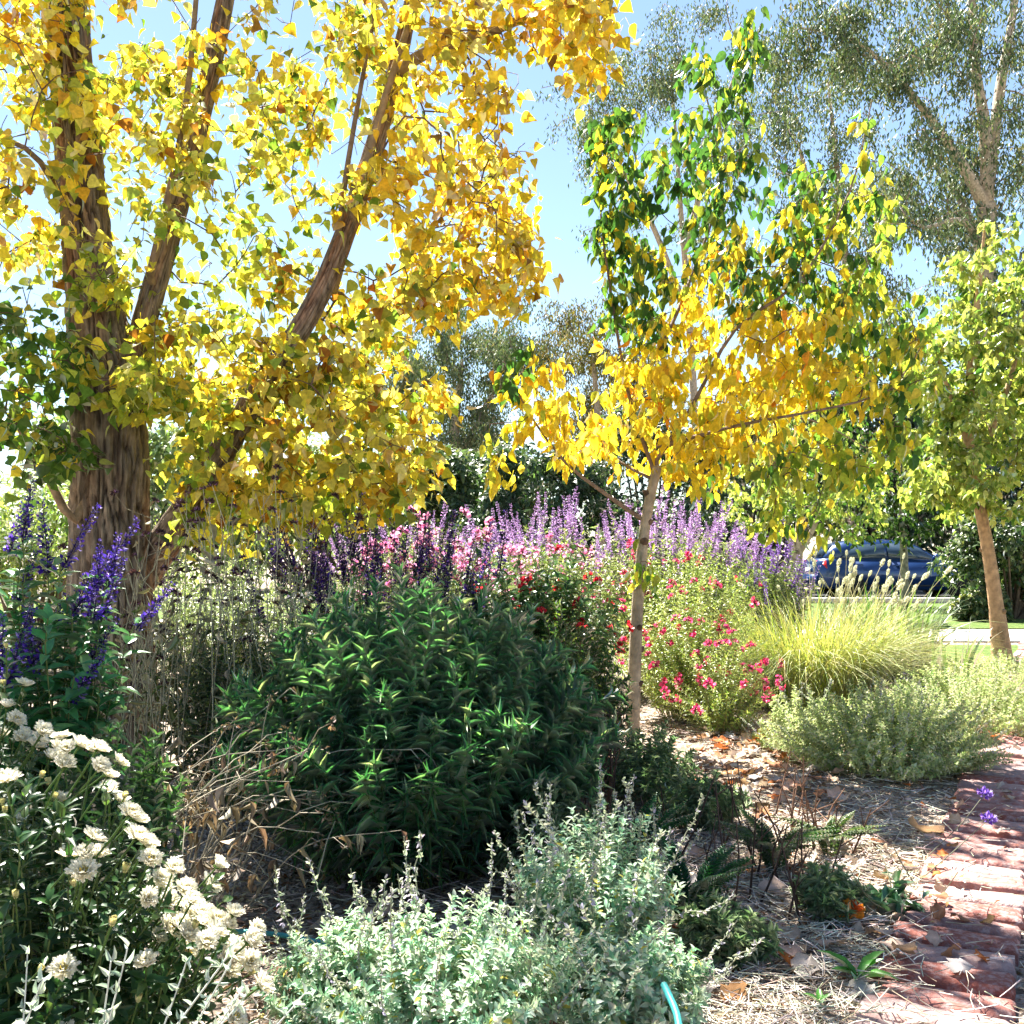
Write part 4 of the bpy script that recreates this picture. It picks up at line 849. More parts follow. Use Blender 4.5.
verbena('sparser verbena stems with tiny dark heads against the furrowed bark', 140, 4.1, .28, .2, 1.3, 18, 122, 30, (.36, .33, .22))
verbena('low tangle of fine grey-green stalks around the foot of the poplar trunk', 170, 4.6, .3, .25, .86, 40, 123, 22, (.34, .36, .22), leaf=14)
herb('leafy_herb', 'fine-leaved grey-green plant filling the gap between dried stems and the dark bush', 'herb', at(265, 4.5), .5, .35, .78, 170, T_LANCE, .05, .18, 44, [(3, .08, .15, .06), (2, .18, .24, .1), (1, .36, .4, .2)], 124, s0=.5, dome=.35, jh=.3)
herb('leafy_herb', 'bright low plants in the sun behind the dried verbena stems', 'herb', at(230, 8.0), 1.35, .6, .98, 330, T_OVATE, .055, .5, 34, [(3, .34, .4, .16), (2, .46, .5, .25), (1, .2, .3, .1)], 125, s0=.6, dome=.3, jh=.4)
# collapsed dead stalks between mums and dark bush
def dead_stalks():
    r = np.random.default_rng(131); c = np.array((*at(190, 3.1), 0.)); root = thing('dead_stalks', 'collapsed bleached dead stalks with withered leaves between the white mums and dark bush', 'dead plant', c)
    m, lm = MB(), MB()
    for k in range(46):
        b = c+np.array((r.normal(-.12, .12), r.normal(0, .15), .0)); a = r.normal(.5, .5); L = r.uniform(.3, .82); e = b+np.array((math.cos(a)*L*.85, r.normal(0, .2), abs(r.normal(.42, .2))))
        mid = (b+e)/2+np.array((-.04, 0, r.uniform(.08, .2))); q = spline([b, mid, e], .06); cc = np.array((.48, .42, .31))*r.uniform(.5, 1.25)
        tube_one(m, q, np.linspace(.003, .0011, len(q)), 4, cc)
        for f in range(r.integers(1, 4)):
            i = r.integers(len(q)//2, len(q)); e2 = q[i]+r.normal(0, .08, 3)+np.array((.06, 0, .01)); tube_one(m, [q[i], (q[i]+e2)/2+np.array((0, 0, .02)), e2], np.array([.0018, .0015, .001]), 3, cc)
            n = 9; u = unit(n, r); lm.leaves(T_TINY, e2+u*.01, u, unit(n, r), .016, .007, pick([(3, .16, .12, .08), (2, .3, .24, .16)], n, r, .2))
        n = r.integers(4, 12); i = r.integers(len(q)//4, len(q), n); Lq = r.uniform(.03, .075, n); lm.leaves(T_LANCE, q[i], unit(n, r)*.7+np.array((0, 0, -.8)), unit(n, r), Lq, Lq*.2, pick([(3, .4, .33, .22), (2, .26, .2, .13)], n, r, .15))
    m.build('stalks', M_DRY, root, c); lm.build('withered_leaves', M_LITTER, root, c)
dead_stalks()

# ------------------------------------------------------------------ white chrysanthemums
def mum_head(openn):
    def f(m, r):
        tube_one(m, [(0, .012, -.13), (0, .004, -.06), (0, 0, 0)], np.array([.0026, .0026, .0022]), 5, np.array((.12, .2, .06)))
        n_l = ((24, .027, 4), (20, .024, 22), (15, .019, 42), (10, .012, 66))
        for n, L, el in n_l:
            a = np.linspace(0, 6.283, n, endpoint=False)+r.random()*6; e = np.radians(np.clip(el+openn+r.normal(0, 7, n), 0, 88))
            rad = np.stack([np.cos(a), np.sin(a), np.zeros(n)], -1); ax_ = rad*np.cos(e)[:, None]+np.array((0, 0, 1.))*np.sin(e)[:, None]; nr = np.array((0, 0, 1.))*np.cos(e)[:, None]-rad*np.sin(e)[:, None]
            Ls = L*r.uniform(.85, 1.1, n); m.leaves(T_PETAL, rad*.003+np.array((0, 0, .004)), ax_, nr, Ls, Ls*.32, pick([(3, .90, .885, .70), (2, .91, .90, .78)], n, r, .03))
        n = 26; u = unit(n, r); u[:, 2] = np.abs(u[:, 2]); m.leaves(T_TINY, u*.004+np.array((0, 0, .006)), u+np.array((0, 0, .6)), unit(n, r), .009, .005, pick([(1, .78, .66, .16)], n, r, .1))
        n = 10; a = np.linspace(0, 6.283, n, endpoint=False); rad = np.stack([np.cos(a), np.sin(a), np.zeros(n)], -1); m.leaves(T_TINY, rad*.001, rad+np.array((0, 0, .35)), np.tile((0, 0, 1.), (n, 1)), .011, .007, pick([(1, .12, .2, .05)], n, r, .1))
    return f
def mum_bud(m, r):
    tube_one(m, [(0, .01, -.10), (0, .004, -.05), (0, 0, 0)], np.array([.0022, .0022, .002]), 5, np.array((.12, .2, .06)))
    n = 22; a = r.random(n)*6.283; rad = np.stack([np.cos(a), np.sin(a), np.zeros(n)], -1); e = np.radians(r.uniform(66, 86, n)); ax_ = rad*np.cos(e)[:, None]+np.array((0, 0, 1.))*np.sin(e)[:, None]
    m.leaves(T_PETAL, rad*.004, ax_+rad*.12, -rad, .017, .009, pick([(3, .8, .74, .34), (2, .74, .72, .3)], n, r, .06))
    n = 9; a = np.linspace(0, 6.283, n, endpoint=False); rad = np.stack([np.cos(a), np.sin(a), np.zeros(n)], -1); m.leaves(T_TINY, rad*.002, rad*.5+np.array((0, 0, 1.)), -rad, .010, .007, pick([(1, .14, .22, .06)], n, r, .1))
R_mum = [floating(mum_head(o), 1, 'flower', M_PETAL, 90+k)[0] for k, o in enumerate((0, 8, 16, 26))]; R_bud = floating(mum_bud, 3, 'bud', M_PETAL, 96)
MUM = [(4, .03, .085, .025), (3, .05, .12, .035), (1, .1, .17, .05)]
def mums(label, c, rx, ry, h, n, seed, profile, nf, nb, rot=0):
    r = np.random.default_rng(seed); root, S, c, _ = herb('chrysanthemum_bush', label, 'flowering bush', c, rx, ry, h, n, T_OVATE, .05, .6, 26, MUM, seed, s0=.55, dome=.97, tmin=.3, ang=(40, 85), stem_r=.0032, jh=.12, droop=.1, rot=rot)
    P_, D_ = [], []
    for p in profile: P_.append(p)
    i = outer(S, nf, r, h*.25); P_ += list(S[i, -1]+np.array((0, 0, .02)))
    for p in P_:
        d = (np.asarray(p)-c); d[2] = .35*h; d = d/np.linalg.norm(d)*.7+np.array((.1, -.1, .6))+r.normal(0, .2, 3); D_.append(d)
    put(R_mum, root, c, P_, D_, r, (.68, 1.0))
    i = outer(S, nb, r, h*.2); pb = S[i, -1]+r.normal(0, .025, (len(i), 3))+np.array((0, 0, .03)); db = crown_dirs(S, i, .6, r, .2)
    put(R_bud, root, c, pb, db, r, (.7, 1.1))
r = np.random.default_rng(77)
line = [(60, 742), (85, 745), (100, 765), (112, 790), (128, 812), (140, 835), (150, 858), (178, 872), (160, 880), (150, 890), (185, 905), (195, 915), (210, 912), (222, 918), (236, 922), (248, 945), (254, 960), (258, 985), (225, 957), (240, 960), (190, 948), (170, 920), (165, 905), (178, 930), (98, 752), (120, 800), (133, 822), (146, 846), (205, 925), (230, 930)]
prof = [P(x+r.normal(0, 4), y+r.normal(0, 4), 2.0+(y-740)/245*-.06+r.normal(0, .05)) for x, y in line]
prof2 = [p+np.array((r.normal(-.02, .03), r.normal(.0, .08), r.normal(-.005, .015))) for p in prof[:36]]
mums('white chrysanthemum bush with its flowers massed along the sloping sunlit rim', (-.96, 2.0), .50, .34, .68, 190, 141, prof+prof2, 18, 36)
line = [(5, 705), (14, 722), (25, 735), (40, 750), (10, 770), (22, 742), (35, 742), (2, 735), (50, 760), (45, 735)]
prof = [P(x+r.normal(0, 3), y+r.normal(0, 3), 2.35+r.normal(0, .05)) for x, y in line]
mums('smaller white chrysanthemum bush at the edge behind the larger one', (-1.33, 2.4), .36, .3, .86, 90, 142, prof, 12, 14)

# ------------------------------------------------------------------ silver and catmint ground plants
SIL = [(3, .50, .60, .46), (3, .34, .52, .38), (2, .66, .70, .58), (1.3, .15, .33, .2), (.25, .5, .45, .1)]
def wand(m, r):
    z = np.linspace(0, .24, 7); x = np.cumsum(r.normal(0, .006, (7, 2)), 0); q = np.concatenate([x, z[:, None]], 1); tube_one(m, q, np.linspace(.0022, .001, 7), 4, np.array((.42, .42, .34)))
    n = 60; i = r.integers(1, 7, n); u = unit(n, r); L = r.uniform(.009, .018, n); m.leaves(T_OVATE, q[i]+np.array((0, 0, 1.))*r.uniform(-.035, 0, (n, 1)), u+np.array((0, 0, .6)), unit(n, r), L, L*.7, pick([(4, .52, .52, .44), (2, .4, .44, .34), (1.2, .52, .44, .62)], n, r, .12))
R_wand = floating(wand, 4, 'flower_spike', M_GREY, 150)
for lab, px, d, rx, ry, h, n, seed, nw, rt in (
    ('silver-green catmint mound in the very front with pale flower wands', 430, 2.28, .40, .24, .29, 200, 151, 30, 0),
    ('taller silver catmint clump with whitish spires under the dark willow-leaf bush', 596, 2.68, .23, .2, .41, 160, 152, 34, 0),
    ('grey-green catmint cushion between the silver clump and the straw mulch', 630, 2.3, .18, .18, .25, 150, 153, 12, 0),
    ('low silver catmint at the near edge below the dark gap', 345, 2.3, .17, .17, .24, 110, 154, 16, 0)):
    root, S, c, r = herb('catmint', lab, 'catmint', at(px, d), rx, ry, h, n, T_OVATE, .027, .72, 34, SIL, seed, s0=.55, dome=.4, tmin=.25, ang=(40, 80), mat=M_GREY, stem_r=.0022, stem_col=(.36, .4, .28), jh=.3, taper=.5, rot=rt)
    i = outer(S, nw, r, h*.4); put(R_wand, root, c, S[i, -1]-np.array((0, 0, .05)), crown_dirs(S, i, .3, r, .3), r, (.55, 1.0))
LC = [(3, .56, .58, .29), (3, .44, .51, .23), (2, .68, .67, .46), (1, .24, .35, .12)]
for lab, px, d, rx, ry, h, n, seed, nw in (
    ('wide sunlit catmint mound spilling onto the edge of the brick path', 885, 5.3, .62, .55, .40, 470, 155, 60),
    ('paler catmint mound behind the wide one, next to the brick path', 970, 6.5, .7, .65, .38, 360, 156, 40),
    ('small catmint tuft in front of the ornamental grass', 800, 5.7, .26, .26, .34, 110, 157, 18),
    ('flat grey-green cover around the foot of the orange-brown trunk', 1000, 8.9, 1.1, .8, .24, 260, 158, 0)):
    root, S, c, r = herb('catmint', lab, 'catmint', at(px, d), rx, ry, h, n, T_OVATE, .026, .7, 44, LC, seed, s0=.6, dome=.75, tmin=.15, ang=(40, 80), mat=M_GREY, stem_r=.002, stem_col=(.4, .42, .24), jh=.3, taper=.4)
    if nw: i = outer(S, nw, r, h*.3); put(R_wand, root, c, S[i, -1]-np.array((0, 0, .05)), crown_dirs(S, i, .3, r, .3), r, (.4, .75))
GG = [(3, .16, .26, .12), (2, .28, .36, .2), (1, .44, .48, .32)]
for lab, px, d, rx, ry, h, n, seed in (('low fine-leaved tuft between the silver catmint spire and the pale pear trunk', 645, 4.6, .26, .3, .30, 90, 301), ('low grey-green tuft behind the ferny plants at the rim of the lit litter', 700, 4.15, .2, .2, .22, 70, 302), ('sparse little grey herb among straw beside the nearest ferny plant', 725, 2.75, .14, .12, .16, 46, 303), ('low soft tuft in the shade where the dark bush meets the silver spire', 560, 3.25, .2, .2, .34, 80, 304), ('small sparse tuft on the straw in line with the twin purple heads', 830, 3.1, .12, .12, .14, 36, 305)):
    herb('low_herb', lab, 'herb', at(px, d), rx, ry, h, n, T_LANCE, .045, .22, 34, GG, seed, s0=.5, dome=.5, ang=(35, 80), jh=.4, stem_r=.002, stem_col=(.3, .3, .16), mat=M_GREY)
# silvery wisps, lower corner
def wisps():
    r = np.random.default_rng(161); c = np.array((-.62, 1.42, 0.)); root = thing('silver_wormwood', 'thin silver-white wormwood sprays rising in front of the white mums', 'wormwood', c); m, lm = MB(), MB()
    for k in range(26):
        b = c+np.array((r.uniform(-.12, .08), r.normal(0, .06), 0)); e = b+np.array((r.normal(.1, .12), r.normal(0, .06), r.uniform(.3, .58))); q = spline([b, (b+e)/2+np.array((-.03, 0, .03)), e], .02)
        tube_one(m, q, np.linspace(.0026, .0010, len(q)), 4, np.array((.5, .53, .48)))
        n = 60; i = (len(q)*r.uniform(.2, 1, n)).astype(int).clip(0, len(q)-1); L = r.uniform(.010, .022, n); lm.leaves(T_LANCE, q[i], unit(n, r)*.8+np.array((0, 0, .6)), unit(n, r), L, L*.34, pick([(1, .5, .56, .5), (1, .38, .46, .42)], n, r, .1))
    m.build('stems', M_STEM, root, c); lm.build('foliage', M_GREY, root, c)
wisps()

# ------------------------------------------------------------------ grasses and strap leaves
def blades(m, c, n, L, Wd, rx, ry, r, pal, lean=(.2, .9), K=7, spread=1.0):
    a = r.random(n)*6.283; q = np.sqrt(r.random(n)); b = c+np.stack([rx*q*np.cos(a), ry*q*np.sin(a), np.zeros(n)], -1)
    a2 = a+r.normal(0, .6, n); out = np.stack([np.cos(a2), np.sin(a2), np.zeros(n)], -1); Ln = L*r.uniform(.6, 1.1, n); le = r.uniform(*lean, n)*spread
    t = np.linspace(0, 1, K); S = b[:, None]+out[:, None]*(Ln*le)[:, None, None]*(t**1.7)[None, :, None]+np.array((0, 0, 1.))*(Ln[:, None]*(t[None]-le[:, None]*.62*t[None]**2.6))[..., None]
    S[..., 2] = np.maximum(S[..., 2], .01)
    tw = np.cross(out, (0, 0, 1.))*.9+out*r.normal(0, .4, (n, 1)); w_ = Wd*r.uniform(.7, 1.2, n)[:, None]*np.array([.7, 1, 1, .9, .7, .45, .05])[None, :K]
    V = np.stack([S-tw[:, None]*w_[..., None]*.5, S+np.array((0, 0, -.25))*w_[..., None]*.8, S+tw[:, None]*w_[..., None]*.5], 2)
    j = np.arange(K-1)[:, None]*3; f = np.concatenate([j+np.array([0, 1, 4, 3]), j+np.array([1, 2, 5, 4])], 0).reshape(-1)
    idx = (np.arange(n)[:, None]*(K*3)+f[None]).ravel(); m.add(V.reshape(-1, 3), idx, np.full(n*(K-1)*2, 4), np.repeat(pick(pal, n, r, .14), K*3, 0)); return S
def seedhead(m, r):
    n = 170; z = r.random(n); a = r.random(n)*6.283; prof = np.sin(np.pi*(z*.92+.06))**.7; rad = np.stack([np.cos(a), np.sin(a), np.zeros(n)], -1); L = .016*prof+.006
    m.leaves(T_TINY, np.stack([np.zeros(n), np.zeros(n), z*.085], -1)+rad*(.006*prof)[:, None], rad+np.array((0, 0, 1.3))+r.normal(0, .25, (n, 3)), unit(n, r), L, L*.28, pick([(3, .82, .78, .68), (2, .76, .7, .6)], n, r, .1))
R_seed = floating(seedhead, 3, 'seed_head', M_GREY, 170)
def grass():
    r = np.random.default_rng(171); c = np.array((*at(812, 7.5), 0.)); root = thing('fountain_grass', 'rounded yellow-green ornamental grass clump with fluffy pale seed heads', 'ornamental grass', c); m = MB()
    pal = [(3, .36, .43, .09), (3, .48, .48, .15), (2, .2, .3, .06), (1.5, .56, .5, .22)]
    S = blades(m, c, 2500, 1.02, .0068, .46, .36, r, pal, (.25, 1.15)); m.build('blades', M_BLADE, root, c)
    st = MB(); n = 64; a = r.normal(.2, 1.1, n); b = c+np.stack([r.uniform(-.05, .6, n), r.uniform(-.2, .3, n), np.zeros(n)], -1); L = r.uniform(.8, 1.16, n); le = r.uniform(.05, .55, n)
    out = np.stack([np.cos(a), np.sin(a), np.zeros(n)], -1); t = np.linspace(0, 1, 6); Q = b[:, None]+out[:, None]*(L*le)[:, None, None]*(t**1.6)[None, :, None]+np.array((0, 0, 1.))*(L[:, None]*(t[None]-le[:, None]*.3*t[None]**2.4))[..., None]
    st.tubes(Q, .0022, .0014, 4, (.55, .5, .26)); st.build('stalks', M_STEM, root, c)
    d = Q[:, -1]-Q[:, -2]; put(R_seed, root, c, Q[:, -1], d, r, (.5, .9))
grass()
def strap(label, px, d, n, L, wd, rx, pal, seed, lean=(.1, .5), name='strap_leaf_plant'):
    r = np.random.default_rng(seed); c = np.array((*at(px, d), 0.)); root = thing(name, label, 'plant', c); m = MB(); blades(m, c, n, L, wd, rx, rx*.8, r, pal, lean); m.build('leaves', M_BLADE, root, c)
SD = [(3, .05, .12, .03), (2, .1, .18, .05), (1, .22, .3, .09)]
strap('dark strap-leaved clump behind the seed heads of the yellow grass', 893, 9.0, 240, .98, .026, .32, SD, 181, (.15, .8))
strap('second dark strap-leaved clump between the grass and the blue car', 850, 10.6, 120, .8, .026, .3, SD, 182, (.15, .8))
strap('fan of upright iris blades beside the orange-brown trunk', 957, 8.0, 15, .66, .036, .09, SD, 183, (.05, .4), 'iris_fan')
strap('short iris blades close by the foot of the orange-brown trunk', 935, 8.2, 10, .52, .03, .08, SD, 184, (.05, .5), 'iris_fan')
root, S, c, r = herb('verbena_tuft', 'low tuft of lilac verbena under the strap leaves next to the grass', 'verbena', at(915, 7.4), .2, .15, .26, 40, T_OVATE, .03, .5, 16, SG, 185); i = outer(S, 12, r, .05); put(R_ph, root, c, S[i, -1], crown_dirs(S, i, .5, r), r)

# ------------------------------------------------------------------ ferny plants, sticks, seedlings on the litter
def ferny(label, x, y, n, L, seed, up=.75, pal=None):
    r = np.random.default_rng(seed); c = np.array((x, y, 0.)); root = thing('yarrow_plant', label, 'ferny plant', c); m, lm = MB(), MB()
    for k in range(n):
        a = r.random()*6.283; l_ = L*r.uniform(.6, 1.1); o = np.array((math.cos(a), math.sin(a), 0)); q = spline([c+o*.02, c+o*l_*.25+np.array((0, 0, l_*up*.7)), c+o*l_*(1.05-up*.6)+np.array((0, 0, l_*up))], .012); tube_one(m, q, np.linspace(.002, .0008, len(q)), 3, np.array((.1, .17, .05)))
        K = len(q); tn = np.gradient(q, axis=0); tn /= np.linalg.norm(tn, axis=1, keepdims=True); sd = np.cross(tn, (0, 0, 1.)); sd /= np.maximum(np.linalg.norm(sd, axis=1, keepdims=True), 1e-6); up_ = np.cross(sd, tn)
        w_ = .034*np.sin(np.pi*np.linspace(.08, .98, K))*(l_/.3)
        for s in (-1, 1):
            for e in (-.25, .12, .5):
                lm.leaves(T_LANCE, q, sd*s+tn*(.55+e*.4)+up_*(e-.1)*.7, up_+r.normal(0, .2, q.shape), w_, .0055, pick(pal or [(3, .03, .14, .05), (2, .06, .2, .07)], K, r, .12))
    m.build('stalks', M_STEM, root, c); lm.build('fronds', M_HERB, root, c)
ferny('dark ferny-leaved plant beside the silver catmint, nearest the straw mulch', *at(690, 2.95), 26, .34, 191)
ferny('low ferny-leaved plant among burnt-looking twigs on the mulch', *at(775, 3.55), 34, .3, 192, .55, [(3, .05, .13, .04), (2, .13, .2, .06)])
ferny('feathery green tuft behind the taller silver catmint', *at(628, 3.3), 26, .36, 193, .75)
ferny('sprawling ferny plant with dry tips near the brick path', *at(830, 3.75), 26, .26, 194, .5, [(3, .08, .15, .05), (2, .2, .24, .09)])
def sticks(label, spots, seed, h, col=(.07, .045, .035), cat='dead twigs', name='dead_twig_clump', branch=2):
    r = np.random.default_rng(seed); c = np.array((*spots[0], 0.)); root = thing(name, label, cat, c)
    for x, y in spots:
        m = MB(); hh = h*r.uniform(.6, 1.1); b = np.array((x, y, -.01)); e = b+np.array((r.normal(0, .2)*hh, r.normal(0, .15)*hh, hh)); q = spline([b, (b+e)/2+r.normal(0, .015, 3), e], .03); cc = np.array(col)*r.uniform(.7, 1.5); tube_one(m, q, np.linspace(.0045, .002, len(q)), 5, cc)
        for k in range(branch):
            i = r.integers(len(q)//3, len(q)-1); e2 = q[i]+np.array((r.normal(0, .05), r.normal(0, .04), r.uniform(.03, .09))); tube_one(m, [q[i], (q[i]+e2)/2, e2], np.array([.0025, .002, .0012]), 4, cc)
        m.build('twig', M_DRY, root, c)
r = np.random.default_rng(9)
sticks('upright dead dark twigs standing in the ferny plants', [at(700+r.normal(0, 1)*60+55, 3.35+r.normal(0, .25)) for k in range(22)], 195, .33)
sticks('thin dry reddish stubble around the ferny plant close to the path', [at(820+r.normal(0, 1)*30, 3.9+r.normal(0, .2)) for k in range(14)], 196, .27, (.16, .09, .06))
sticks('bare brown stems under the feathery bush at the pale pear trunk', [at(598+r.normal(0, 14), 4.35+r.normal(0, .12)) for k in range(20)], 197, .5, (.07, .045, .035))
# flowering verbena leaning over the bricks
def lean_verbena():
    r = np.random.default_rng(198); c = np.array((*at(893, 3.15), 0.)); root = thing('purple_verbena', 'sprawling verbena with wiry stems and two purple heads over the brick edge', 'verbena', c); m, lm = MB(), MB(); hd = []
    for pts in ([c, P(915, 885, 3.35), P(955, 850, 3.55), P(988, 820, 3.8)], [c+np.array((.03, .05, 0)), P(925, 860, 3.6), P(960, 825, 3.8), P(984, 795, 3.9)], [c, P(890, 880, 3.2), P(880, 850, 3.3)], [c, P(935, 900, 3.2), P(958, 872, 3.2)], [P(915, 885, 3.35), P(900, 860, 3.4), P(893, 845, 3.4)], [P(935, 868, 3.45), P(945, 885, 3.4), P(950, 895, 3.36)], [c, P(870, 900, 3.0), P(850, 870, 3.0)]):
        q = spline(pts, .03); tube_one(m, q, np.linspace(.003, .0016, len(q)), 4, np.array((.13, .13, .08))); hd.append(q)
    n = 40; b = c+r.normal(0, .05, (n, 3))*np.array((1, 1, 0)); b[:, 2] = r.uniform(.01, .07, n); L = r.uniform(.05, .1, n); lm.leaves(T_LANCE, b, unit(n, r)+np.array((0, -.2, .5)), np.tile((0, 0, 1.), (n, 1))+r.normal(0, .3, (n, 3)), L, L*.34, pick([(3, .05, .14, .06), (2, .1, .22, .13)], n, r, .1))
    m.build('stems', M_STEM, root, c); lm.build('leaves', M_HERB, root, c)
    for q in hd[:2]: share(R_ph[0], root, tuple(q[-1]-c), (.3, .2, 0), 1.35)
lean_verbena()
def seedling(label, x, y, n, L, wd, seed):
    r = np.random.default_rng(seed); c = np.array((x, y, .015)); root = thing('seedling', label, 'seedling', c)
    for k in range(n):
        a = k*6.283/n+r.normal(0, .25); m = MB(); ax_ = np.array([[math.cos(a), math.sin(a), r.uniform(.6, 1.6)]]); m.leaves(tmpl([.2, .5, .8], [.3, .42, .28], .35, .3), c[None], ax_, np.array([[-math.cos(a), -math.sin(a), .9]]), L*r.uniform(.75, 1.1), wd, pick([(1, .1, .3, .05)], 1, r, .08)); m.build('leaf', M_HERB, root, c)
seedling('bright green seedling with broad pointed leaves in the straw beside the bricks', *g(858, 985), 6, .105, .034, 199)
seedling('tiny green seedling by the straw at the bottom edge', *g(820, 1010), 4, .05, .02, 200)
def hose(label, pts, col):
    m = MB(); q = spline(pts, .04); tube_one(m, q, np.full(len(q), .0075), 10, np.array(col)); tag(m.build('drip_hose', solid_mat('hose plastic', .45, .4, var=.12, base=tuple(col))), label, 'hose')
hose('teal irrigation hose lying on the soil at the foot of the dark bush', [np.array((*g(230, 938), .02)), np.array((*g(275, 942), .022)), np.array((*g(330, 952), .02)), np.array((*g(390, 965), .02)), np.array((*g(460, 985), .02))], (.05, .33, .34))
hose('short end of teal hose poking out of the catmint by the straw', [P(664, 985, 2.12), P(670, 998, 2.07), P(677, 1015, 2.02), P(682, 1045, 1.95)], (.05, .38, .36))

# ------------------------------------------------------------------ straw, crumbs and fallen leaves
def straw():
    r = np.random.default_rng(210); m = MB()
    def lay(n, x0, x1, y0, y1, L, pal, rad=.0018):
        y = y0+(y1-y0)*r.random(n)**1.3; x = (r.uniform(x0, x1, n)-512)/1024*y; a = r.random(n)*6.283; l_ = L*r.uniform(.3, 1.2, n); S = []
        for k in range(n):
            if on_path(x[k], y[k]) and r.random() < .72: continue
            d = np.array((math.cos(a[k]), math.sin(a[k]), 0)); c = np.array((x[k], y[k], .012+ground_z(x[k], y[k])+r.random()*.028+(.03 if on_path(x[k], y[k]) else 0))); bend = r.normal(0, .12)*l_[k]*np.array((-d[1], d[0], 0)); dz = r.normal(0, .07)*l_[k]
            S.append([c-d*l_[k]*.5-np.array((0, 0, dz)), c+bend*.5, c+d*l_[k]*.5+bend*.2+np.array((0, 0, dz))])
        m.tubes(np.array(S), rad, rad*.6, 3, pick(pal, len(S), r, .2))
    pal = [(3, .66, .60, .50), (3, .54, .47, .38), (1.5, .3, .24, .18), (1.5, .74, .69, .6)]
    lay(3400, 640, 930, 2.1, 4.2, .13, pal); lay(900, 250, 680, 2.1, 3.4, .12, pal); lay(1500, 660, 960, 3.8, 7, .12, pal); lay(500, 960, 1120, 2.3, 5.5, .07, pal, .0015); lay(420, 840, 1010, 2.2, 4.4, .10, pal)
    kind(m.build('straw', M_DRY), 'stuff')
straw()
def chips():
    r = np.random.default_rng(211); m = MB(); n = 15000
    y = 2.0+r.random(n)**1.5*7; px = r.uniform(230, 1060, n); x = (px-512)/1024*y
    z = np.array([ground_z(a, b)+(.033 if on_path(a, b) else 0.005) for a, b in zip(x, y)])+.006*r.random(n)
    keep = np.array([(not on_path(a, b)) or r.random() < .05 for a, b in zip(x, y)]); pos = np.stack([x, y, z], -1)[keep]; n = len(pos)
    L = r.uniform(.012, .045, n); ax_ = unit(n, r)*np.array((1, 1, .22)); m.leaves(T_OVATE, pos, ax_, np.tile((0, 0, 1.), (n, 1))+r.normal(0, .4, (n, 3)), L, L*r.uniform(.25, .8, n), pick([(3, .34, .25, .17), (2, .20, .13, .09), (3, .56, .45, .35), (1, .3, .14, .07), (2.5, .66, .58, .5)], n, r, .18)); kind(m.build('leaf_litter', M_LITTER), 'stuff')
chips()
def dead_leaf(seed, pal, curl):
    def f(m, r):
        r = np.random.default_rng(seed); nu, nv = 9, 7; u = np.linspace(0, 1, nu); v = np.linspace(-1, 1, nv); half = .46*np.sin(np.pi*np.clip(u, .02, .985)**.8)**.85*(1+.12*np.sin(u*17+seed))
        half *= r.uniform(.75, 1.05)*(1+.18*np.sin(u*23+seed*2)); U, V_ = np.meshgrid(u, v, indexing='ij'); X = U-.5; Y = V_*half[:, None]*(1+.12*np.sign(V_)*np.sin(U*13+seed))+.12*np.sin(seed)*(U-.5)**2; Zz = curl*(np.abs(V_)**1.5*.2*r.uniform(.3, 1.3)+(U-.45)**2*.5)+.09*np.sin(U*8+seed)*V_+.04*np.sin(U*15+seed)*np.abs(V_)+r.normal(0, .014, U.shape)+(.02 if curl > 0 else .13)
        c = pick(pal, 1, r, .12)[0]; vein = np.where(np.abs(V_) < .1, 1.22, 1.0)*(1-.22*np.abs(V_)**3); col = np.clip(c[None, None]*vein[..., None]*(1+r.normal(0, .07, (nu, nv, 1))), .01, .9)
        i, j = np.meshgrid(np.arange(nu-1), np.arange(nv-1), indexing='ij'); b = (i*nv+j).ravel(); m.add(np.stack([X, Y, Zz], -1).reshape(-1, 3), np.stack([b, b+nv, b+nv+1, b+1], -1).ravel(), np.full(len(b), 4), col.reshape(-1, 3))
        tube_one(m, [(-.48, 0, .05), (-.68, .03, .09), (-.85, .08, .07)], np.array([.02, .016, .012]), 4, c*.8)
    return f
PALS = {'brown': [(1, .30, .17, .09)], 'tan': [(1, .60, .45, .33)], 'rust': [(1, .46, .17, .06)], 'grey': [(1, .55, .48, .43)], 'yellow': [(1, .68, .5, .1)]}
LV = {k: [floating(dead_leaf(i*7+j, p, (.55, -.5, .8, -.3)[j]), 1, 'fallen_leaf', M_LITTER, i)[0] for j in range(4)] for i, (k, p) in enumerate(PALS.items())}
def drop(k, x, y, z, size, r, label, group, tilt=.3):
    o = LV[k][r.integers(4)].copy(); C.objects.link(o); o.location = (x, y, z+size*.08+.006); o.rotation_euler = (r.normal(0, tilt), r.normal(0, tilt), r.random()*6.283); o.scale = (size,)*3; tag(o, label, 'fallen leaf', group); return o
r = np.random.default_rng(220)
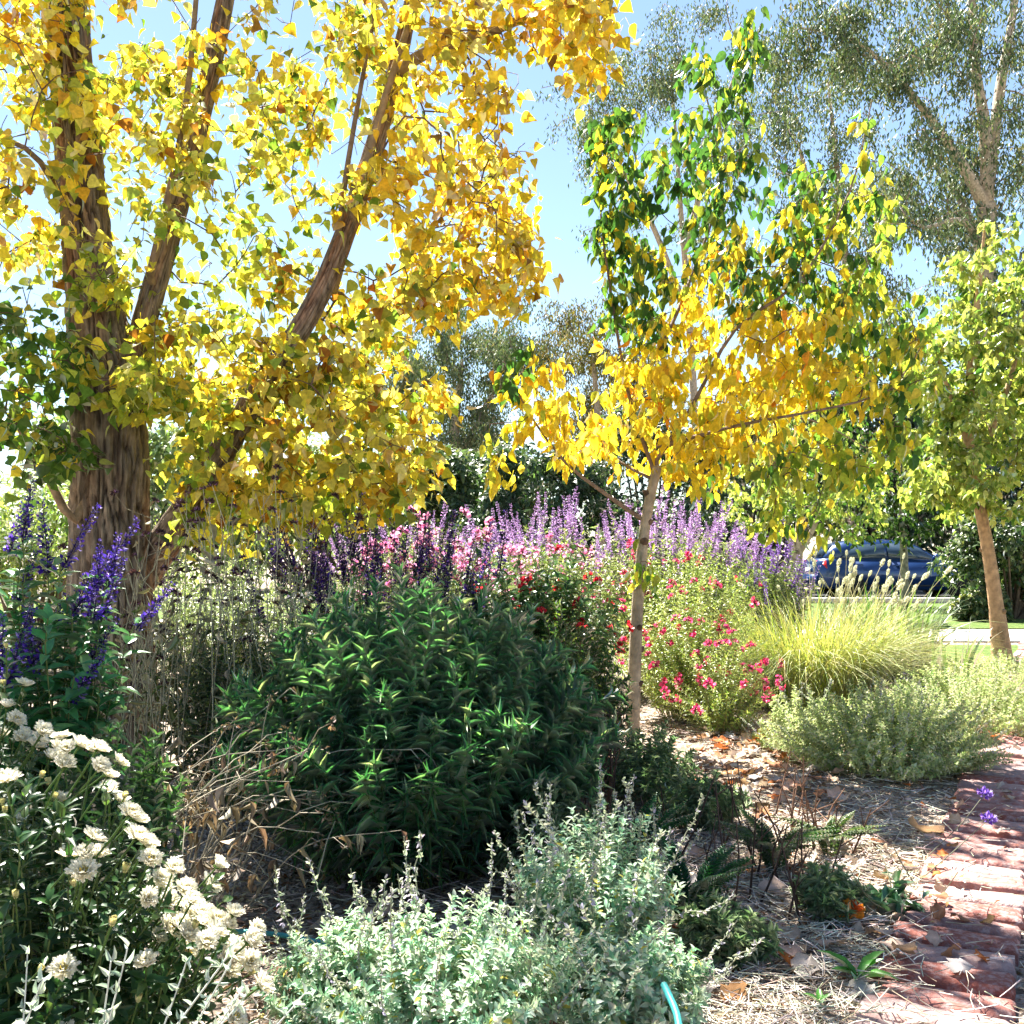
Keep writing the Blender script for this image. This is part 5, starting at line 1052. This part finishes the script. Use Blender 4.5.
ZN = [('fallen leaves in the sunny litter', 'curled {} leaf in the sunlit litter between pink salvia and catmint', 150, (690, 800), (4.6, 6.4)), ('fallen leaves in the straw mulch', 'dry {} leaf on the straw mulch beside the ferny plants', 44, (680, 900), (2.5, 3.9)), ('fallen leaves along the brick edge', 'small {} leaf on or beside the bricks of the path', 36, (870, 1010), (2.7, 5.0)), ('fallen leaves against the far bricks', 'crisp {} leaf drifted against the catmint where the bricks go out of sight', 26, (960, 1030), (5.2, 6.6)), ('fallen leaves under the dark bush', 'dull {} leaf on the dark soil in front of the willow-leaf bush', 16, (260, 480), (2.5, 3.1)), ('fallen leaves before the grass clump', 'pale {} leaf in front of the catmint tuft and grass clump', 22, (750, 850), (4.2, 5.2))]
for gname, lab, n, xr, yr in ZN:
    for k in range(n):
        y = r.uniform(*yr); px = r.uniform(*xr); x = (px-512)/1024*y; kd = str(r.choice(['brown', 'tan', 'rust', 'grey'], p=[.22, .42, .14, .22])); z = ground_z(x, y)+(.035 if on_path(x, y) else .012); drop(kd, x, y, z, r.uniform(.055, .10)*(.65 if 'brick' in gname else 1), r, lab.format({'brown': 'brown', 'tan': 'tan', 'rust': 'rust-red', 'grey': 'greyish'}[kd]), gname)
for kd, px, py, size, lab, tl in (('grey', 960, 985, .085, 'large grey leaf lying arched across two bricks near the bottom corner', .12), ('brown', 938, 928, .08, 'big brown leaf tilted up against the brick edge below the wiry verbena', .45), ('grey', 735, 945, .09, 'large pale leaf leaning on the foot of the nearest ferny plant', .7), ('tan', 790, 962, .075, 'broad tan leaf flat on the straw between the seedling and the ferny plant', .25), ('yellow', 762, 742, .17, 'mustard-yellow leaf at the base of the grass clump', .5), ('tan', 905, 968, .075, 'cupped tan leaf with a lit edge just beside the bright seedling', .3), ('rust', 936, 888, .035, 'tiny scarlet leaf on the pale bricks under the verbena stems', .2), ('tan', 925, 838, .15, 'wide pinkish leaf in the shade at the front of the wide catmint mound', .2), ('rust', 990, 745, .12, 'rust-coloured leaf propped against the catmint at the far bricks', .5)):
    x, y = g(px, py); drop(kd, x, y, ground_z(x, y)+(.04 if on_path(x, y) else .02), size, r, lab, None, tl)
def orange_fruit():
    x, y = g(850, 928); r = np.random.default_rng(230); m = MB(); n = 26; u = unit(n, r); u[:, 2] = np.abs(u[:, 2]); m.leaves(T_PETAL, np.array((x, y, .04))+u*.006, u+np.array((0, 0, .3)), unit(n, r), .042, .026, pick([(2, .78, .28, .03), (1, .7, .14, .03)], n, r, .1)); tag(m.build('fallen_flower', M_PETAL, None, (x, y, .03)), 'orange crumpled petals lying in front of the verbena leaves', 'fallen flower')
orange_fruit()
